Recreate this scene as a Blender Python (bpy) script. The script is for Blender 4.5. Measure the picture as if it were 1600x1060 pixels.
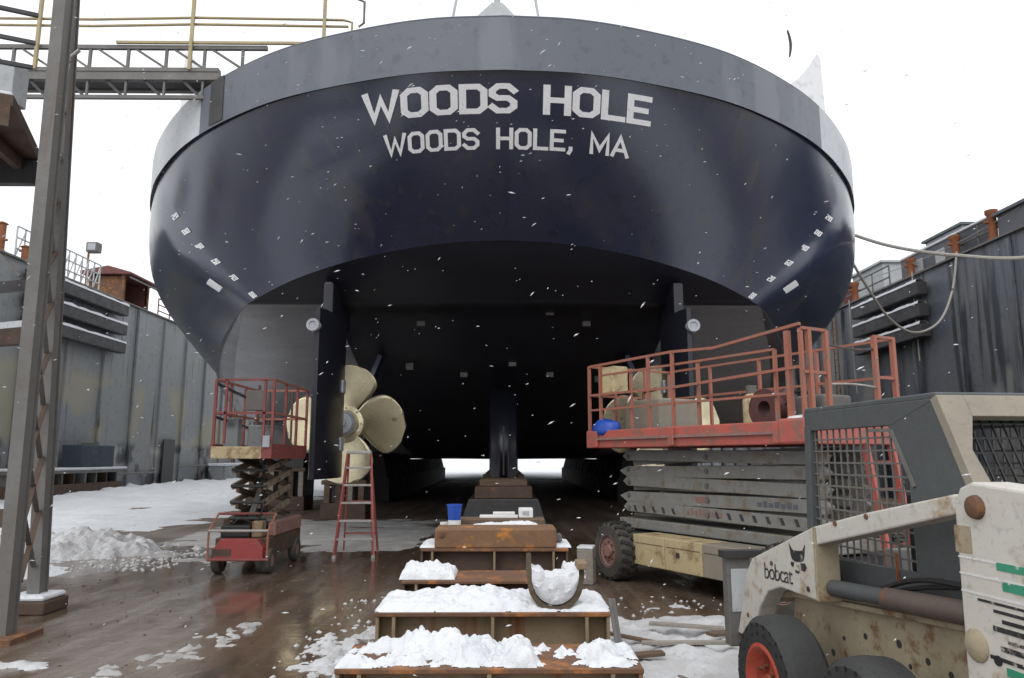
import bpy, bmesh, math, random
from mathutils import Vector, Matrix, noise
random.seed(7)
for o in list(bpy.data.objects): bpy.data.objects.remove(o)
scene = bpy.context.scene
col = scene.collection
R = math.radians

# ------------------------------------------------------------------ camera
cd = bpy.data.cameras.new('camera'); cam = bpy.data.objects.new('camera', cd); col.objects.link(cam)
cd.sensor_width = 36; cd.lens = 25.99; cd.clip_end = 3000; cd.clip_start = 0.05
cam.location = (0, 0, 1.7); cam.rotation_euler = (R(99.1), 0, R(-0.645))
scene.camera = cam
# ------------------------------------------------------------------ sky (overcast) and sun
world = bpy.data.worlds.new('World'); scene.world = world; world.use_nodes = True
wn = world.node_tree.nodes; wl = world.node_tree.links
sky = wn.new('ShaderNodeTexSky'); sky.sky_type = 'NISHITA'; sky.sun_disc = False
sky.sun_elevation = R(48); sky.sun_rotation = R(200); sky.dust_density = 6.0; sky.air_density = 1.2
hs = wn.new('ShaderNodeHueSaturation'); hs.inputs['Saturation'].default_value = 0.10
mx = wn.new('ShaderNodeMixRGB'); mx.inputs[0].default_value = 0.72; mx.inputs[2].default_value = (13.6, 13.9, 14.4, 1)
bg = wn['Background']; bg.inputs[1].default_value = 0.115
wl.new(sky.outputs[0], hs.inputs['Color']); wl.new(hs.outputs[0], mx.inputs[1]); wl.new(mx.outputs[0], bg.inputs[0])
sd = bpy.data.lights.new('sun', 'SUN'); sun = bpy.data.objects.new('sun', sd); col.objects.link(sun)
sd.energy = 0.5; sd.angle = R(40); sd.color = (1, 0.97, 0.93)
sun.rotation_euler = (R(42), 0, R(-20)); sun.location = (0, -20, 40)
scene.view_settings.view_transform = 'Standard'; scene.view_settings.look = 'None'
scene.view_settings.exposure = 0.0; scene.view_settings.gamma = 1
scene.view_settings.use_curve_mapping = False
scene.cycles.max_bounces = 6; scene.cycles.diffuse_bounces = 3; scene.cycles.glossy_bounces = 3

# ------------------------------------------------------------------ materials
MATS = {}
def worn(name, base, alt=None, rough=0.6, metal=0.0, scale=3.0, rust=0.0, rust_col=(0.14, 0.05, 0.018),
         streak=False, bump=0.15, spec=0.5, alt_amt=0.5, rust_scale=None, stretch=None, coat=0.0, rvar=0.15, bscale=None):
    m = bpy.data.materials.new(name); m.use_nodes = True; MATS[name] = m
    nt = m.node_tree; n = nt.nodes; l = nt.links; p = n['Principled BSDF']
    geo = n.new('ShaderNodeNewGeometry'); vec = geo.outputs['Position']
    if stretch:
        mp = n.new('ShaderNodeMapping'); mp.inputs['Scale'].default_value = stretch; l.new(vec, mp.inputs[0]); v1 = mp.outputs[0]
    else: v1 = vec
    def noi(s, det=6, v=None, ro=0.6):
        t = n.new('ShaderNodeTexNoise'); t.inputs['Scale'].default_value = s; t.inputs['Detail'].default_value = det
        t.inputs['Roughness'].default_value = ro; l.new(v if v is not None else v1, t.inputs['Vector']); return t.outputs['Fac']
    def ramp(f, a, b):
        r = n.new('ShaderNodeMapRange'); r.inputs[1].default_value = a; r.inputs[2].default_value = b; r.clamp = True
        l.new(f, r.inputs[0]); return r.outputs[0]
    def mix(fac, a, b):
        x = n.new('ShaderNodeMixRGB'); l.new(fac, x.inputs[0])
        if isinstance(a, tuple): x.inputs[1].default_value = (*a, 1)
        else: l.new(a, x.inputs[1])
        if isinstance(b, tuple): x.inputs[2].default_value = (*b, 1)
        else: l.new(b, x.inputs[2])
        return x.outputs[0]
    alt = alt or tuple(c * 0.65 for c in base)
    n1 = noi(scale)
    c = mix(ramp(n1, 0.5 - alt_amt * 0.4, 0.5 + 0.35), base, alt)
    fine = noi(scale * 9, 4, vec)
    c = mix(ramp(fine, 0.55, 0.8), c, tuple(x * 0.6 for x in base))
    rgh = ramp(n1, 0.2, 0.8)
    rr = n.new('ShaderNodeMapRange'); l.new(rgh, rr.inputs[0]); rr.inputs[3].default_value = max(0.03, rough - rvar); rr.inputs[4].default_value = min(1, rough + rvar)
    l.new(rr.outputs[0], p.inputs['Roughness'])
    if rust > 0:
        if streak:
            ms = n.new('ShaderNodeMapping'); ms.inputs['Scale'].default_value = (6, 6, 0.35); l.new(vec, ms.inputs[0])
            f = noi(rust_scale or 1.0, 5, ms.outputs[0])
        else:
            f = noi(rust_scale or scale * 1.7, 7, vec, 0.68)
        th = 0.72 - rust * 0.42
        c = mix(ramp(f, th, th + 0.10), c, mix(fine, rust_col, tuple(x * 2.1 for x in rust_col)))
    l.new(c, p.inputs['Base Color'])
    p.inputs['Metallic'].default_value = metal; p.inputs['Specular IOR Level'].default_value = spec
    if coat: p.inputs['Coat Weight'].default_value = coat; p.inputs['Coat Roughness'].default_value = 0.15
    if bump:
        b = n.new('ShaderNodeBump'); b.inputs['Strength'].default_value = bump; b.inputs['Distance'].default_value = 0.02
        l.new(noi(bscale or scale * 5, 5, vec), b.inputs['Height']); l.new(b.outputs[0], p.inputs['Normal'])
    return m
navy = worn('navy_paint', (0.011, 0.018, 0.050), (0.024, 0.031, 0.062), rough=0.22, scale=0.35, bump=0.22, rvar=0.08, bscale=0.55, spec=1.0)
lit_bottom = worn('lit_bottom_grey', (0.27, 0.275, 0.295), (0.19, 0.195, 0.21), rough=0.38, scale=0.8, bump=0.06, rvar=0.1, bscale=1.2, stretch=(0.25, 0.5, 4))  # paler grey puts the light on the outboard navy bottom into the colour
navy_bottom = worn('navy_bottom_paint', (0.012, 0.013, 0.021), (0.018, 0.019, 0.027), rough=0.34, scale=0.5, bump=0.06, rvar=0.1, bscale=1.2, stretch=(0.3, 0.3, 3))
band_paint = worn('band_paint', (0.105, 0.115, 0.14), (0.12, 0.13, 0.155), rough=0.42, scale=0.6, bump=0.05, bscale=1.2)
white_paint = worn('white_paint', (0.78, 0.79, 0.8), (0.70, 0.71, 0.73), rough=0.5, scale=0.4, bump=0.0)
letter_paint = worn('letter_paint', (0.90, 0.90, 0.91), (0.82, 0.82, 0.84), rough=0.45, scale=3, bump=0.02)
bilge_paint = worn('bilge_paint', (0.05, 0.052, 0.062), (0.03, 0.032, 0.042), rough=0.35, scale=0.6, bump=0.08, spec=0.8)
bronze = worn('bronze', (0.60, 0.54, 0.37), (0.47, 0.41, 0.27), rough=0.34, metal=0.78, scale=2.5, rust=0.22, rust_col=(0.10, 0.06, 0.03), bump=0.08)
zinc = worn('zinc', (0.42, 0.44, 0.47), (0.3, 0.31, 0.33), rough=0.5, metal=0.3, scale=8)
wall_grey = worn('dock_wall_steel', (0.23, 0.245, 0.265), (0.26, 0.26, 0.235), rough=0.55, scale=0.35, rust=0.3, rust_col=(0.06, 0.048, 0.032), streak=True, rust_scale=0.5, bump=0.12)
wall_dark = worn('dock_wall_dark', (0.12, 0.132, 0.158), (0.18, 0.185, 0.185), rough=0.5, scale=0.5, rust=0.5, rust_col=(0.028, 0.028, 0.032), streak=True, rust_scale=0.35, bump=0.15)
steel_grey = worn('weathered_steel', (0.16, 0.155, 0.145), (0.11, 0.10, 0.092), rough=0.6, scale=2, rust=0.22, rust_col=(0.09, 0.06, 0.045), streak=True, bump=0.2)
dark_steel = worn('dark_steel', (0.045, 0.045, 0.05), (0.03, 0.027, 0.025), rough=0.55, scale=3, rust=0.2, bump=0.2)
rusty = worn('rusty_steel', (0.17, 0.085, 0.045), (0.08, 0.045, 0.03), rough=0.8, scale=3, rust=0.5, rust_col=(0.20, 0.08, 0.025), bump=0.4)
tan_rust = worn('tan_rusty_steel', (0.27, 0.205, 0.125), (0.18, 0.12, 0.07), rough=0.75, scale=2.5, rust=0.45, rust_col=(0.12, 0.045, 0.018), streak=True, rust_scale=0.9, bump=0.3)
brown_steel = worn('brown_steel', (0.10, 0.062, 0.042), (0.06, 0.042, 0.034), rough=0.8, scale=4, rust=0.3, bump=0.4)
orange_rust = worn('orange_rust', (0.30, 0.11, 0.045), (0.19, 0.07, 0.03), rough=0.8, scale=4, rust=0.3, bump=0.4)
yellow_rail = worn('yellow_rail', (0.42, 0.33, 0.14), (0.30, 0.27, 0.2), rough=0.5, scale=2, rust=0.2, bump=0.1)
red_lift = worn('red_lift_paint', (0.47, 0.10, 0.075), (0.36, 0.095, 0.075), rough=0.5, scale=2.2, rust=0.52, rust_col=(0.16, 0.075, 0.055), rust_scale=6.0, bump=0.15)
red_old = worn('faded_red_paint', (0.27, 0.06, 0.055), (0.17, 0.055, 0.05), rough=0.6, scale=5, rust=0.45, rust_col=(0.085, 0.045, 0.035), bump=0.2)
red_bright = worn('bright_red_paint', (0.36, 0.05, 0.045), (0.24, 0.045, 0.045), rough=0.5, scale=4, rust=0.42, rust_col=(0.10, 0.055, 0.04), bump=0.1)
rail_red = worn('rail_red_paint', (0.36, 0.12, 0.075), (0.27, 0.125, 0.085), rough=0.6, scale=4, rust=0.45, rust_col=(0.15, 0.09, 0.07), bump=0.15)
arm_grey = worn('arm_grey_paint', (0.245, 0.245, 0.23), (0.185, 0.18, 0.165), rough=0.6, scale=2, rust=0.46, rust_col=(0.12, 0.095, 0.07), rust_scale=5.0, bump=0.15)
arm_tan = worn('arm_tan', (0.27, 0.22, 0.16), (0.16, 0.12, 0.085), rough=0.7, scale=5, rust=0.45, rust_col=(0.07, 0.045, 0.03), bump=0.2)
cream = worn('cream_panel', (0.52, 0.42, 0.24), (0.42, 0.34, 0.2), rough=0.6, scale=2.5, rust=0.46, rust_col=(0.18, 0.12, 0.065), rust_scale=5.0, bump=0.15)
tyre = worn('tyre_rubber', (0.016, 0.016, 0.017), (0.035, 0.032, 0.028), rough=0.7, scale=6, bump=0.2)
tyre_mud = worn('muddy_tyre', (0.035, 0.033, 0.03), (0.13, 0.115, 0.09), rough=0.85, scale=5, bump=0.3)
tyre_dusty = worn('dusty_tyre', (0.03, 0.031, 0.032), (0.06, 0.06, 0.058), rough=0.75, scale=5, bump=0.15)
hub_brown = worn('hub_dusty_red', (0.30, 0.165, 0.145), (0.22, 0.13, 0.11), rough=0.8, scale=6, rust=0.3, bump=0.3)
hub_red = worn('hub_red', (0.50, 0.085, 0.05), (0.36, 0.07, 0.045), rough=0.5, scale=6, rust=0.3, bump=0.15)
bob_white = worn('loader_white', (0.62, 0.60, 0.55), (0.50, 0.47, 0.41), rough=0.5, scale=3, rust=0.38, rust_col=(0.22, 0.155, 0.09), rust_scale=3.2, bump=0.15)
bob_tan = worn('loader_tan', (0.40, 0.34, 0.235), (0.29, 0.235, 0.15), rough=0.6, scale=4, rust=0.46, rust_col=(0.13, 0.075, 0.04), bump=0.2)
bob_beige = worn('loader_beige', (0.29, 0.255, 0.20), (0.23, 0.20, 0.16), rough=0.6, scale=5, rust=0.15, bump=0.12)
bob_grey = worn('loader_grey', (0.088, 0.096, 0.098), (0.066, 0.07, 0.073), rough=0.6, scale=5, rust=0.15, rust_col=(0.08, 0.06, 0.05), bump=0.12)
black = worn('black_paint', (0.014, 0.014, 0.016), (0.025, 0.025, 0.025), rough=0.5, scale=6, bump=0.05)
green_d = worn('green_decal', (0.03, 0.24, 0.14), (0.06, 0.32, 0.2), rough=0.5, scale=9, bump=0.05, rust=0.3, rust_col=(0.5, 0.48, 0.42))
black_d = worn('black_decal', (0.02, 0.02, 0.022), (0.05, 0.05, 0.05), rough=0.5, scale=9, bump=0.05, rust=0.45, rust_col=(0.26, 0.24, 0.2))
wood = worn('timber', (0.15, 0.10, 0.065), (0.09, 0.06, 0.042), rough=0.85, scale=3, bump=0.4, stretch=(1, 6, 6))
wood_grey = worn('grey_timber', (0.33, 0.30, 0.26), (0.2, 0.175, 0.15), rough=0.9, scale=3, bump=0.4, stretch=(1, 6, 6))
blue_pl = worn('blue_plastic', (0.015, 0.075, 0.42), (0.012, 0.06, 0.33), rough=0.4, scale=6, bump=0.05)
white_pl = worn('white_plastic', (0.72, 0.72, 0.7), (0.6, 0.6, 0.58), rough=0.5, scale=6, bump=0.05)
alu = worn('aluminium', (0.42, 0.40, 0.38), (0.3, 0.28, 0.26), rough=0.5, metal=0.4, scale=8, bump=0.1)
ladder_red = worn('ladder_red', (0.36, 0.085, 0.07), (0.25, 0.09, 0.08), rough=0.55, scale=6, bump=0.1)
rope_m = worn('rope', (0.42, 0.40, 0.36), (0.3, 0.28, 0.25), rough=0.9, scale=20, bump=0.4)
brick_red = worn('red_sheet', (0.17, 0.06, 0.055), (0.12, 0.05, 0.045), rough=0.7, scale=1.5, rust=0.2, bump=0.15)
block_dark = worn('dark_block', (0.018, 0.016, 0.015), (0.03, 0.024, 0.02), rough=0.8, scale=3, bump=0.3)  # near-black brown, one colour for bilge block bases and timbers
pale_sheet = worn('pale_sheet', (0.50, 0.52, 0.53), (0.40, 0.42, 0.43), rough=0.6, scale=1.5, bump=0.1)
blueg = worn('blue_grey_sheet', (0.10, 0.11, 0.135), (0.13, 0.13, 0.14), rough=0.6, scale=1, rust=0.2, bump=0.1)

def snow_mat(name, base, dirt, amt):
    m = worn(name, base, dirt, rough=0.8, scale=2.2, bump=0.9, alt_amt=amt, bscale=16, spec=0.25); return m
snow = snow_mat('snow', (0.72, 0.735, 0.76), (0.60, 0.61, 0.63), 0.3)
snow_old = snow_mat('dirty_snow', (0.62, 0.625, 0.64), (0.36, 0.345, 0.325), 0.5)
snow_slush = snow_mat('slush', (0.50, 0.495, 0.49), (0.22, 0.20, 0.18), 0.6)

def ground_mat():
    m = bpy.data.materials.new('wet_dock_floor'); m.use_nodes = True
    nt = m.node_tree; n = nt.nodes; l = nt.links; p = n['Principled BSDF']
    geo = n.new('ShaderNodeNewGeometry'); pos = geo.outputs['Position']
    def noi(s, det, sc=(1, 1, 1), rot=0):
        mp = n.new('ShaderNodeMapping'); mp.inputs['Scale'].default_value = sc; mp.inputs['Rotation'].default_value = (0, 0, rot); l.new(pos, mp.inputs[0])
        t = n.new('ShaderNodeTexNoise'); t.inputs['Scale'].default_value = s; t.inputs['Detail'].default_value = det; t.inputs['Roughness'].default_value = 0.62
        l.new(mp.outputs[0], t.inputs['Vector']); return t.outputs['Fac']
    def rng(f, a, b, c=0, d=1):
        r = n.new('ShaderNodeMapRange'); l.new(f, r.inputs[0]); r.inputs[1].default_value = a; r.inputs[2].default_value = b; r.inputs[3].default_value = c; r.inputs[4].default_value = d; return r.outputs[0]
    def mix(fac, a, b):
        x = n.new('ShaderNodeMixRGB'); l.new(fac, x.inputs[0])
        for k, v in ((1, a), (2, b)):
            if isinstance(v, tuple): x.inputs[k].default_value = (*v, 1)
            else: l.new(v, x.inputs[k])
        return x.outputs[0]
    big = noi(0.35, 8, (1, 0.6, 1)); fine = noi(6, 8); track = noi(0.9, 7, (2.6, 0.22, 1), R(-38)); grit = noi(38, 3)
    c = mix(rng(big, 0.35, 0.65), (0.135, 0.090, 0.060), (0.070, 0.049, 0.036))
    c = mix(rng(fine, 0.5, 0.75), c, (0.15, 0.112, 0.08))
    c = mix(rng(track, 0.5, 0.66, 0, 0.7), c, (0.21, 0.18, 0.155))
    c = mix(rng(track, 0.44, 0.38, 0, 0.6), c, (0.045, 0.036, 0.028))
    c = mix(rng(grit, 0.66, 0.74, 0, 0.6), c, (0.2, 0.17, 0.14))
    l.new(c, p.inputs['Base Color'])
    wet = noi(0.55, 6, (1.3, 0.5, 1), R(-30))
    sp = n.new('ShaderNodeSeparateXYZ'); l.new(pos, sp.inputs[0])
    dry = rng(sp.outputs['Y'], 15.0, 19.0, 0.0, 0.75)
    mxr = n.new('ShaderNodeMath'); mxr.operation = 'MAXIMUM'; l.new(rng(wet, 0.46, 0.68, 0.07, 0.42), mxr.inputs[0]); l.new(dry, mxr.inputs[1]); l.new(mxr.outputs[0], p.inputs['Roughness'])
    p.inputs['Specular IOR Level'].default_value = 0.5
    b = n.new('ShaderNodeBump'); b.inputs['Distance'].default_value = 0.03; l.new(rng(wet, 0.46, 0.66, 0.05, 0.6), b.inputs['Strength'])
    l.new(fine, b.inputs['Height']); l.new(b.outputs[0], p.inputs['Normal'])
    return m
ground_m = ground_mat()

def stain(m, zlo, zhi, colr, sc, th, seed, soft=0.6, zst=1.0):
    nt = m.node_tree; n = nt.nodes; l = nt.links; p = n['Principled BSDF']
    src = p.inputs['Base Color'].links[0].from_socket
    geo = n.new('ShaderNodeNewGeometry'); sp = n.new('ShaderNodeSeparateXYZ'); l.new(geo.outputs['Position'], sp.inputs[0])
    mp = n.new('ShaderNodeMapping'); mp.inputs['Location'].default_value = (seed, seed * 2.3, seed); mp.inputs['Scale'].default_value = (1, 1, zst); l.new(geo.outputs['Position'], mp.inputs[0])
    t = n.new('ShaderNodeTexNoise'); t.inputs['Scale'].default_value = sc; t.inputs['Detail'].default_value = 6; l.new(mp.outputs[0], t.inputs['Vector'])
    def rng(f, a, b):
        r = n.new('ShaderNodeMapRange'); l.new(f, r.inputs[0]); r.inputs[1].default_value = a; r.inputs[2].default_value = b; return r.outputs[0]
    def mul(a, b):
        q = n.new('ShaderNodeMath'); q.operation = 'MULTIPLY'; l.new(a, q.inputs[0]); l.new(b, q.inputs[1]); return q.outputs[0]
    f = mul(rng(t.outputs['Fac'], th, th + 0.06), mul(rng(sp.outputs['Z'], zlo - soft, zlo), rng(sp.outputs['Z'], zhi + soft, zhi)))
    x = n.new('ShaderNodeMixRGB'); l.new(f, x.inputs[0]); l.new(src, x.inputs[1]); x.inputs[2].default_value = (*colr, 1); l.new(x.outputs[0], p.inputs['Base Color'])
stain(navy, 4.5, 9.0, (0.036, 0.039, 0.055), 0.8, 0.60, 2.0, 0.5, 0.35)
stain(navy, 4.5, 9.0, (0.028, 0.031, 0.05), 3.0, 0.60, 9.0, 0.5, 0.2)
stain(band_paint, 7.7, 8.8, (0.145, 0.155, 0.18), 0.9, 0.56, 4.0, 0.2, 0.3)
stain(wall_grey, 2.6, 5.2, (0.30, 0.285, 0.22), 0.28, 0.46, 3.0)
stain(wall_grey, 0.0, 2.2, (0.07, 0.075, 0.085), 0.5, 0.52, 8.0, 0.3)
stain(wall_grey, 0.0, 2.0, (0.42, 0.40, 0.38), 0.6, 0.58, 21.0, 0.3, 0.5)
stain(wall_grey, 0.0, 1.8, (0.30, 0.10, 0.075), 0.7, 0.64, 40.0, 0.2)
stain(wall_dark, 1.0, 6.5, (0.235, 0.24, 0.225), 0.5, 0.52, 5.0, 1.5, 0.35)
stain(wall_dark, 0.0, 8.5, (0.035, 0.04, 0.055), 0.9, 0.58, 15.0, 1.0, 0.12)
# ------------------------------------------------------------------ mesh helpers
class B:
    def __init__(s): s.v = []; s.f = []
    def add(s, vs, fs):
        k = len(s.v); s.v += [tuple(x) for x in vs]; s.f += [tuple(i + k for i in q) for q in fs]; return s
    def box(s, x0, x1, y0, y1, z0, z1):
        vs = [(x, y, z) for z in (z0, z1) for y in (y0, y1) for x in (x0, x1)]
        return s.add(vs, [(0, 2, 3, 1), (4, 5, 7, 6), (0, 1, 5, 4), (2, 6, 7, 3), (0, 4, 6, 2), (1, 3, 7, 5)])
    def beam(s, p0, p1, w, h, up=(0, 0, 1)):
        p0 = Vector(p0); p1 = Vector(p1); d = (p1 - p0).normalized(); up = Vector(up)
        if abs(d.dot(up)) > 0.98: up = Vector((0, 1, 0))
        a = d.cross(up).normalized(); b = a.cross(d).normalized()
        vs = []
        for p in (p0, p1):
            for i, j in ((-1, -1), (1, -1), (1, 1), (-1, 1)): vs.append(p + a * (w / 2 * i) + b * (h / 2 * j))
        return s.add(vs, [(0, 1, 2, 3), (7, 6, 5, 4), (0, 4, 5, 1), (1, 5, 6, 2), (2, 6, 7, 3), (3, 7, 4, 0)])
    def tube(s, pts, r, n=8, closed=False, rs=None):
        pts = [Vector(p) for p in pts]; N = len(pts); vs = []; fs = []
        ref = Vector((0.123, 0.31, 0.94)).normalized()
        for i, p in enumerate(pts):
            if closed: d = pts[(i + 1) % N] - pts[i - 1]
            else: d = pts[min(i + 1, N - 1)] - pts[max(i - 1, 0)]
            d.normalize()
            rf = ref if abs(d.dot(ref)) < 0.95 else Vector((1, 0, 0))
            a = d.cross(rf).normalized(); b = a.cross(d)
            rr = rs[i] if rs else r
            for k in range(n):
                t = 2 * math.pi * k / n; vs.append(p + a * (rr * math.cos(t)) + b * (rr * math.sin(t)))
        for i in range(N if closed else N - 1):
            j = (i + 1) % N
            for k in range(n):
                k2 = (k + 1) % n; fs.append((i * n + k, i * n + k2, j * n + k2, j * n + k))
        if not closed: fs.append(tuple(range(n))[::-1]); fs.append(tuple((N - 1) * n + k for k in range(n)))
        return s.add(vs, fs)
    def prism(s, poly, axis, lo, hi):
        f = {'x': lambda a, b, c: (c, a, b), 'y': lambda a, b, c: (a, c, b), 'z': lambda a, b, c: (a, b, c)}[axis]
        n = len(poly); vs = [f(a, b, lo) for a, b in poly] + [f(a, b, hi) for a, b in poly]
        return s.add(vs, [tuple(range(n)), tuple(range(n, 2 * n))[::-1]] + [(i, (i + 1) % n, n + (i + 1) % n, n + i) for i in range(n)])
    def lathe(s, prof, c, axis='z', n=24, closed=False):
        f = {'x': lambda r, h, t: (h, r * math.cos(t), r * math.sin(t)), 'y': lambda r, h, t: (r * math.cos(t), h, r * math.sin(t)), 'z': lambda r, h, t: (r * math.cos(t), r * math.sin(t), h)}[axis]
        vs = []; fs = []; m = len(prof)
        for k in range(n):
            t = 2 * math.pi * k / n
            for r, h in prof: q = f(r, h, t); vs.append((c[0] + q[0], c[1] + q[1], c[2] + q[2]))
        for k in range(n):
            k2 = (k + 1) % n
            for i in range(m if closed else m - 1):
                j = (i + 1) % m; fs.append((k * m + i, k * m + j, k2 * m + j, k2 * m + i))
        if not closed:
            if prof[0][0] > 1e-6: fs.append(tuple(k * m for k in range(n)))
            if prof[-1][0] > 1e-6: fs.append(tuple(k * m + m - 1 for k in range(n))[::-1])
        return s.add(vs, fs)
    def grid(s, pts):
        nu = len(pts); nv = len(pts[0]); vs = [p for row in pts for p in row]
        return s.add(vs, [(i * nv + j, i * nv + j + 1, (i + 1) * nv + j + 1, (i + 1) * nv + j) for i in range(nu - 1) for j in range(nv - 1)])
    def sph(s, c, rx, ry, rz, nu=10, nv=7):
        pr = [(max(1e-7, math.sin(math.pi * i / nv)), -math.cos(math.pi * i / nv)) for i in range(nv + 1)]
        vs = []; fs = []; m = len(pr)
        for k in range(nu):
            t = 2 * math.pi * k / nu
            for r, h in pr: vs.append((c[0] + rx * r * math.cos(t), c[1] + ry * r * math.sin(t), c[2] + rz * h))
        for k in range(nu):
            for i in range(m - 1): fs.append((k * m + i, ((k + 1) % nu) * m + i, ((k + 1) % nu) * m + i + 1, k * m + i + 1))
        return s.add(vs, fs)
    def build(s, name, mat, parent=None, smooth=False, bevel=0, off=None, angle=40):
        off = off or (0, 0, 0)
        me = bpy.data.meshes.new(name); me.from_pydata([(a - off[0], b - off[1], c - off[2]) for a, b, c in s.v], [], s.f)
        bm = bmesh.new(); bm.from_mesh(me); bmesh.ops.remove_doubles(bm, verts=bm.verts, dist=1e-5)
        bmesh.ops.recalc_face_normals(bm, faces=bm.faces); bm.to_mesh(me); bm.free()
        me.materials.append(mat)
        if smooth:
            me.shade_smooth()
            me.set_sharp_from_angle(angle=R(angle))
        o = bpy.data.objects.new(name, me); col.objects.link(o)
        if parent is not None: o.parent = parent
        if bevel:
            md = o.modifiers.new('bevel', 'BEVEL'); md.width = bevel; md.segments = 2; md.limit_method = 'ANGLE'; md.angle_limit = R(35)
        return o
def tag(o, label=None, cat=None, group=None, kind=None):
    if label: o['label'] = label
    if cat: o['category'] = cat
    if group: o['group'] = group
    if kind: o['kind'] = kind
    return o
def thing(name, label, cat, loc=(0, 0, 0), rz=0, group=None):
    o = bpy.data.objects.new(name, None); col.objects.link(o); o.location = loc; o.rotation_euler = (0, 0, rz)
    o.empty_display_size = 0.2
    return tag(o, label, cat, group)
def share(o, parent=None, loc=(0, 0, 0), rot=(0, 0, 0), scale=None):
    c = o.copy(); col.objects.link(c); c.parent = parent; c.location = loc; c.rotation_euler = rot
    if scale: c.scale = scale
    return c
def copy_tree(o, parent=None):
    c = o.copy(); col.objects.link(c); c.parent = parent
    for ch in list(o.children): copy_tree(ch, c)
    return c
def nz(x, y, z=0.0, s=1.0): return noise.fractal(Vector((x * s, y * s, z)), 0.9, 2.1, 5)
def catmull(P, n):
    P = [Vector(p) for p in P]; out = []
    for i in range(len(P) - 1):
        p0 = P[i - 1] if i else 2 * P[0] - P[1]; p1 = P[i]; p2 = P[i + 1]; p3 = P[i + 2] if i + 2 < len(P) else 2 * P[-1] - P[-2]
        t0 = 0.0; t1 = t0 + max(1e-4, (p1 - p0).length ** 0.5); t2 = t1 + max(1e-4, (p2 - p1).length ** 0.5); t3 = t2 + max(1e-4, (p3 - p2).length ** 0.5)
        for k in range(n):
            t = t1 + (t2 - t1) * k / n
            a1 = p0 * ((t1 - t) / (t1 - t0)) + p1 * ((t - t0) / (t1 - t0)); a2 = p1 * ((t2 - t) / (t2 - t1)) + p2 * ((t - t1) / (t2 - t1)); a3 = p2 * ((t3 - t) / (t3 - t2)) + p3 * ((t - t2) / (t3 - t2))
            b1 = a1 * ((t2 - t) / (t2 - t0)) + a2 * ((t - t0) / (t2 - t0)); b2 = a2 * ((t3 - t) / (t3 - t1)) + a3 * ((t - t1) / (t3 - t1))
            out.append(b1 * ((t2 - t) / (t2 - t1)) + b2 * ((t - t1) / (t2 - t1)))
    out.append(P[-1]); return out

# ================================================================== SETTING
g = B().add([(-400, -150, 0), (400, -150, 0), (400, 700, 0), (-400, 700, 0)], [(0, 1, 2, 3)])
tag(g.build('dock_floor', ground_m), 'wet brown dock floor with puddles and slush', kind='structure')

def snowfield(name, label, x0, x1, y0, y1, step, hfun, m, smooth=True):
    nx = int((x1 - x0) / step) + 1; ny = int((y1 - y0) / step) + 1
    b = B(); idx = {}; H = {}
    for i in range(nx):
        for j in range(ny):
            x = x0 + i * step; y = y0 + j * step; H[i, j] = (x, y, hfun(x, y))
    for i in range(nx - 1):
        for j in range(ny - 1):
            q = [(i, j), (i + 1, j), (i + 1, j + 1), (i, j + 1)]
            if max(H[k][2] for k in q) > 0.006:
                f = []
                for k in q:
                    if k not in idx: idx[k] = len(b.v); b.v.append((H[k][0], H[k][1], max(H[k][2], -0.02)))
                    f.append(idx[k])
                b.f.append(tuple(f))
    o = b.build(name, m, smooth=smooth, angle=70)
    bmv = o.data
    return tag(o, label, kind='stuff')
def sm(a, b, x):
    t = max(0, min(1, (x - a) / (b - a))); return t * t * (3 - 2 * t)
def h_left(x, y):
    edge = sm(15.5, 22, y + 3.0 * nz(x, y, 3, 0.22) - 0.55 * (x + 10)) * (1 - sm(-9.5, -7.2, x + 1.2 * nz(x, y, 1, 0.3)))
    rut = 0.11 * max(0, nz(x * 0.25, y, 7, 0.8))
    far = sm(26, 34, y) * (1 - sm(-17, -13, x)) * 0.35
    return edge * (0.13 + 0.10 * nz(x, y, 5, 0.7) - rut) + far * (0.5 + 0.5 * nz(x, y, 9, 0.9)) - 0.03
snowfield('snow_field', 'broad white snow cover along the foot of the dock wall with the floodlight', -18.9, -5, 13, 62, 0.25, h_left, snow)
def h_bank(x, y):
    d = math.hypot((x + 8.4) / 2.3, (y - 13.9) / 1.3)
    return max(0, 1 - d * d) ** 0.8 * (0.42 + 0.2 * nz(x, y, 2, 0.9)) + (0.13 * nz(x, y, 4, 2.6) + 0.07 * nz(x, y, 4, 7) if d < 1.25 else 0) - 0.05
snowfield('snow_bank', 'lumpy dirty snow pushed into a bank beside the steel tower', -11.2, -5.4, 12, 15.8, 0.06, h_bank, snow_old, smooth=False)
def h_far(x, y): return 0.06 + 0.04 * nz(x, y, 0, 0.3) if y > 57 + 1.5 * nz(x, 0, 3, 0.4) else -0.1
snowfield('far_snow', 'bright snow lying beyond the far end of the ship', -60, 60, 55, 690, 3.0, h_far, snow)
def h_slush(x, y):
    m1 = sm(13.2, 15.5, y + 0.8 * nz(x, y, 8, 0.5)) * (1 - sm(19, 22.5, y)) * sm(-7.5, -6.2, x) * (1 - sm(-2.2, -1.2, x + 0.6 * nz(x, y, 3, 0.6)))
    return m1 * (0.045 + 0.05 * nz(x, y, 2, 1.1)) - 0.014
snowfield('slush_sheet', 'flat grey slush spread behind the stepladder', -8, -0.6, 12.5, 23, 0.14, h_slush, snow_slush)
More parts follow.
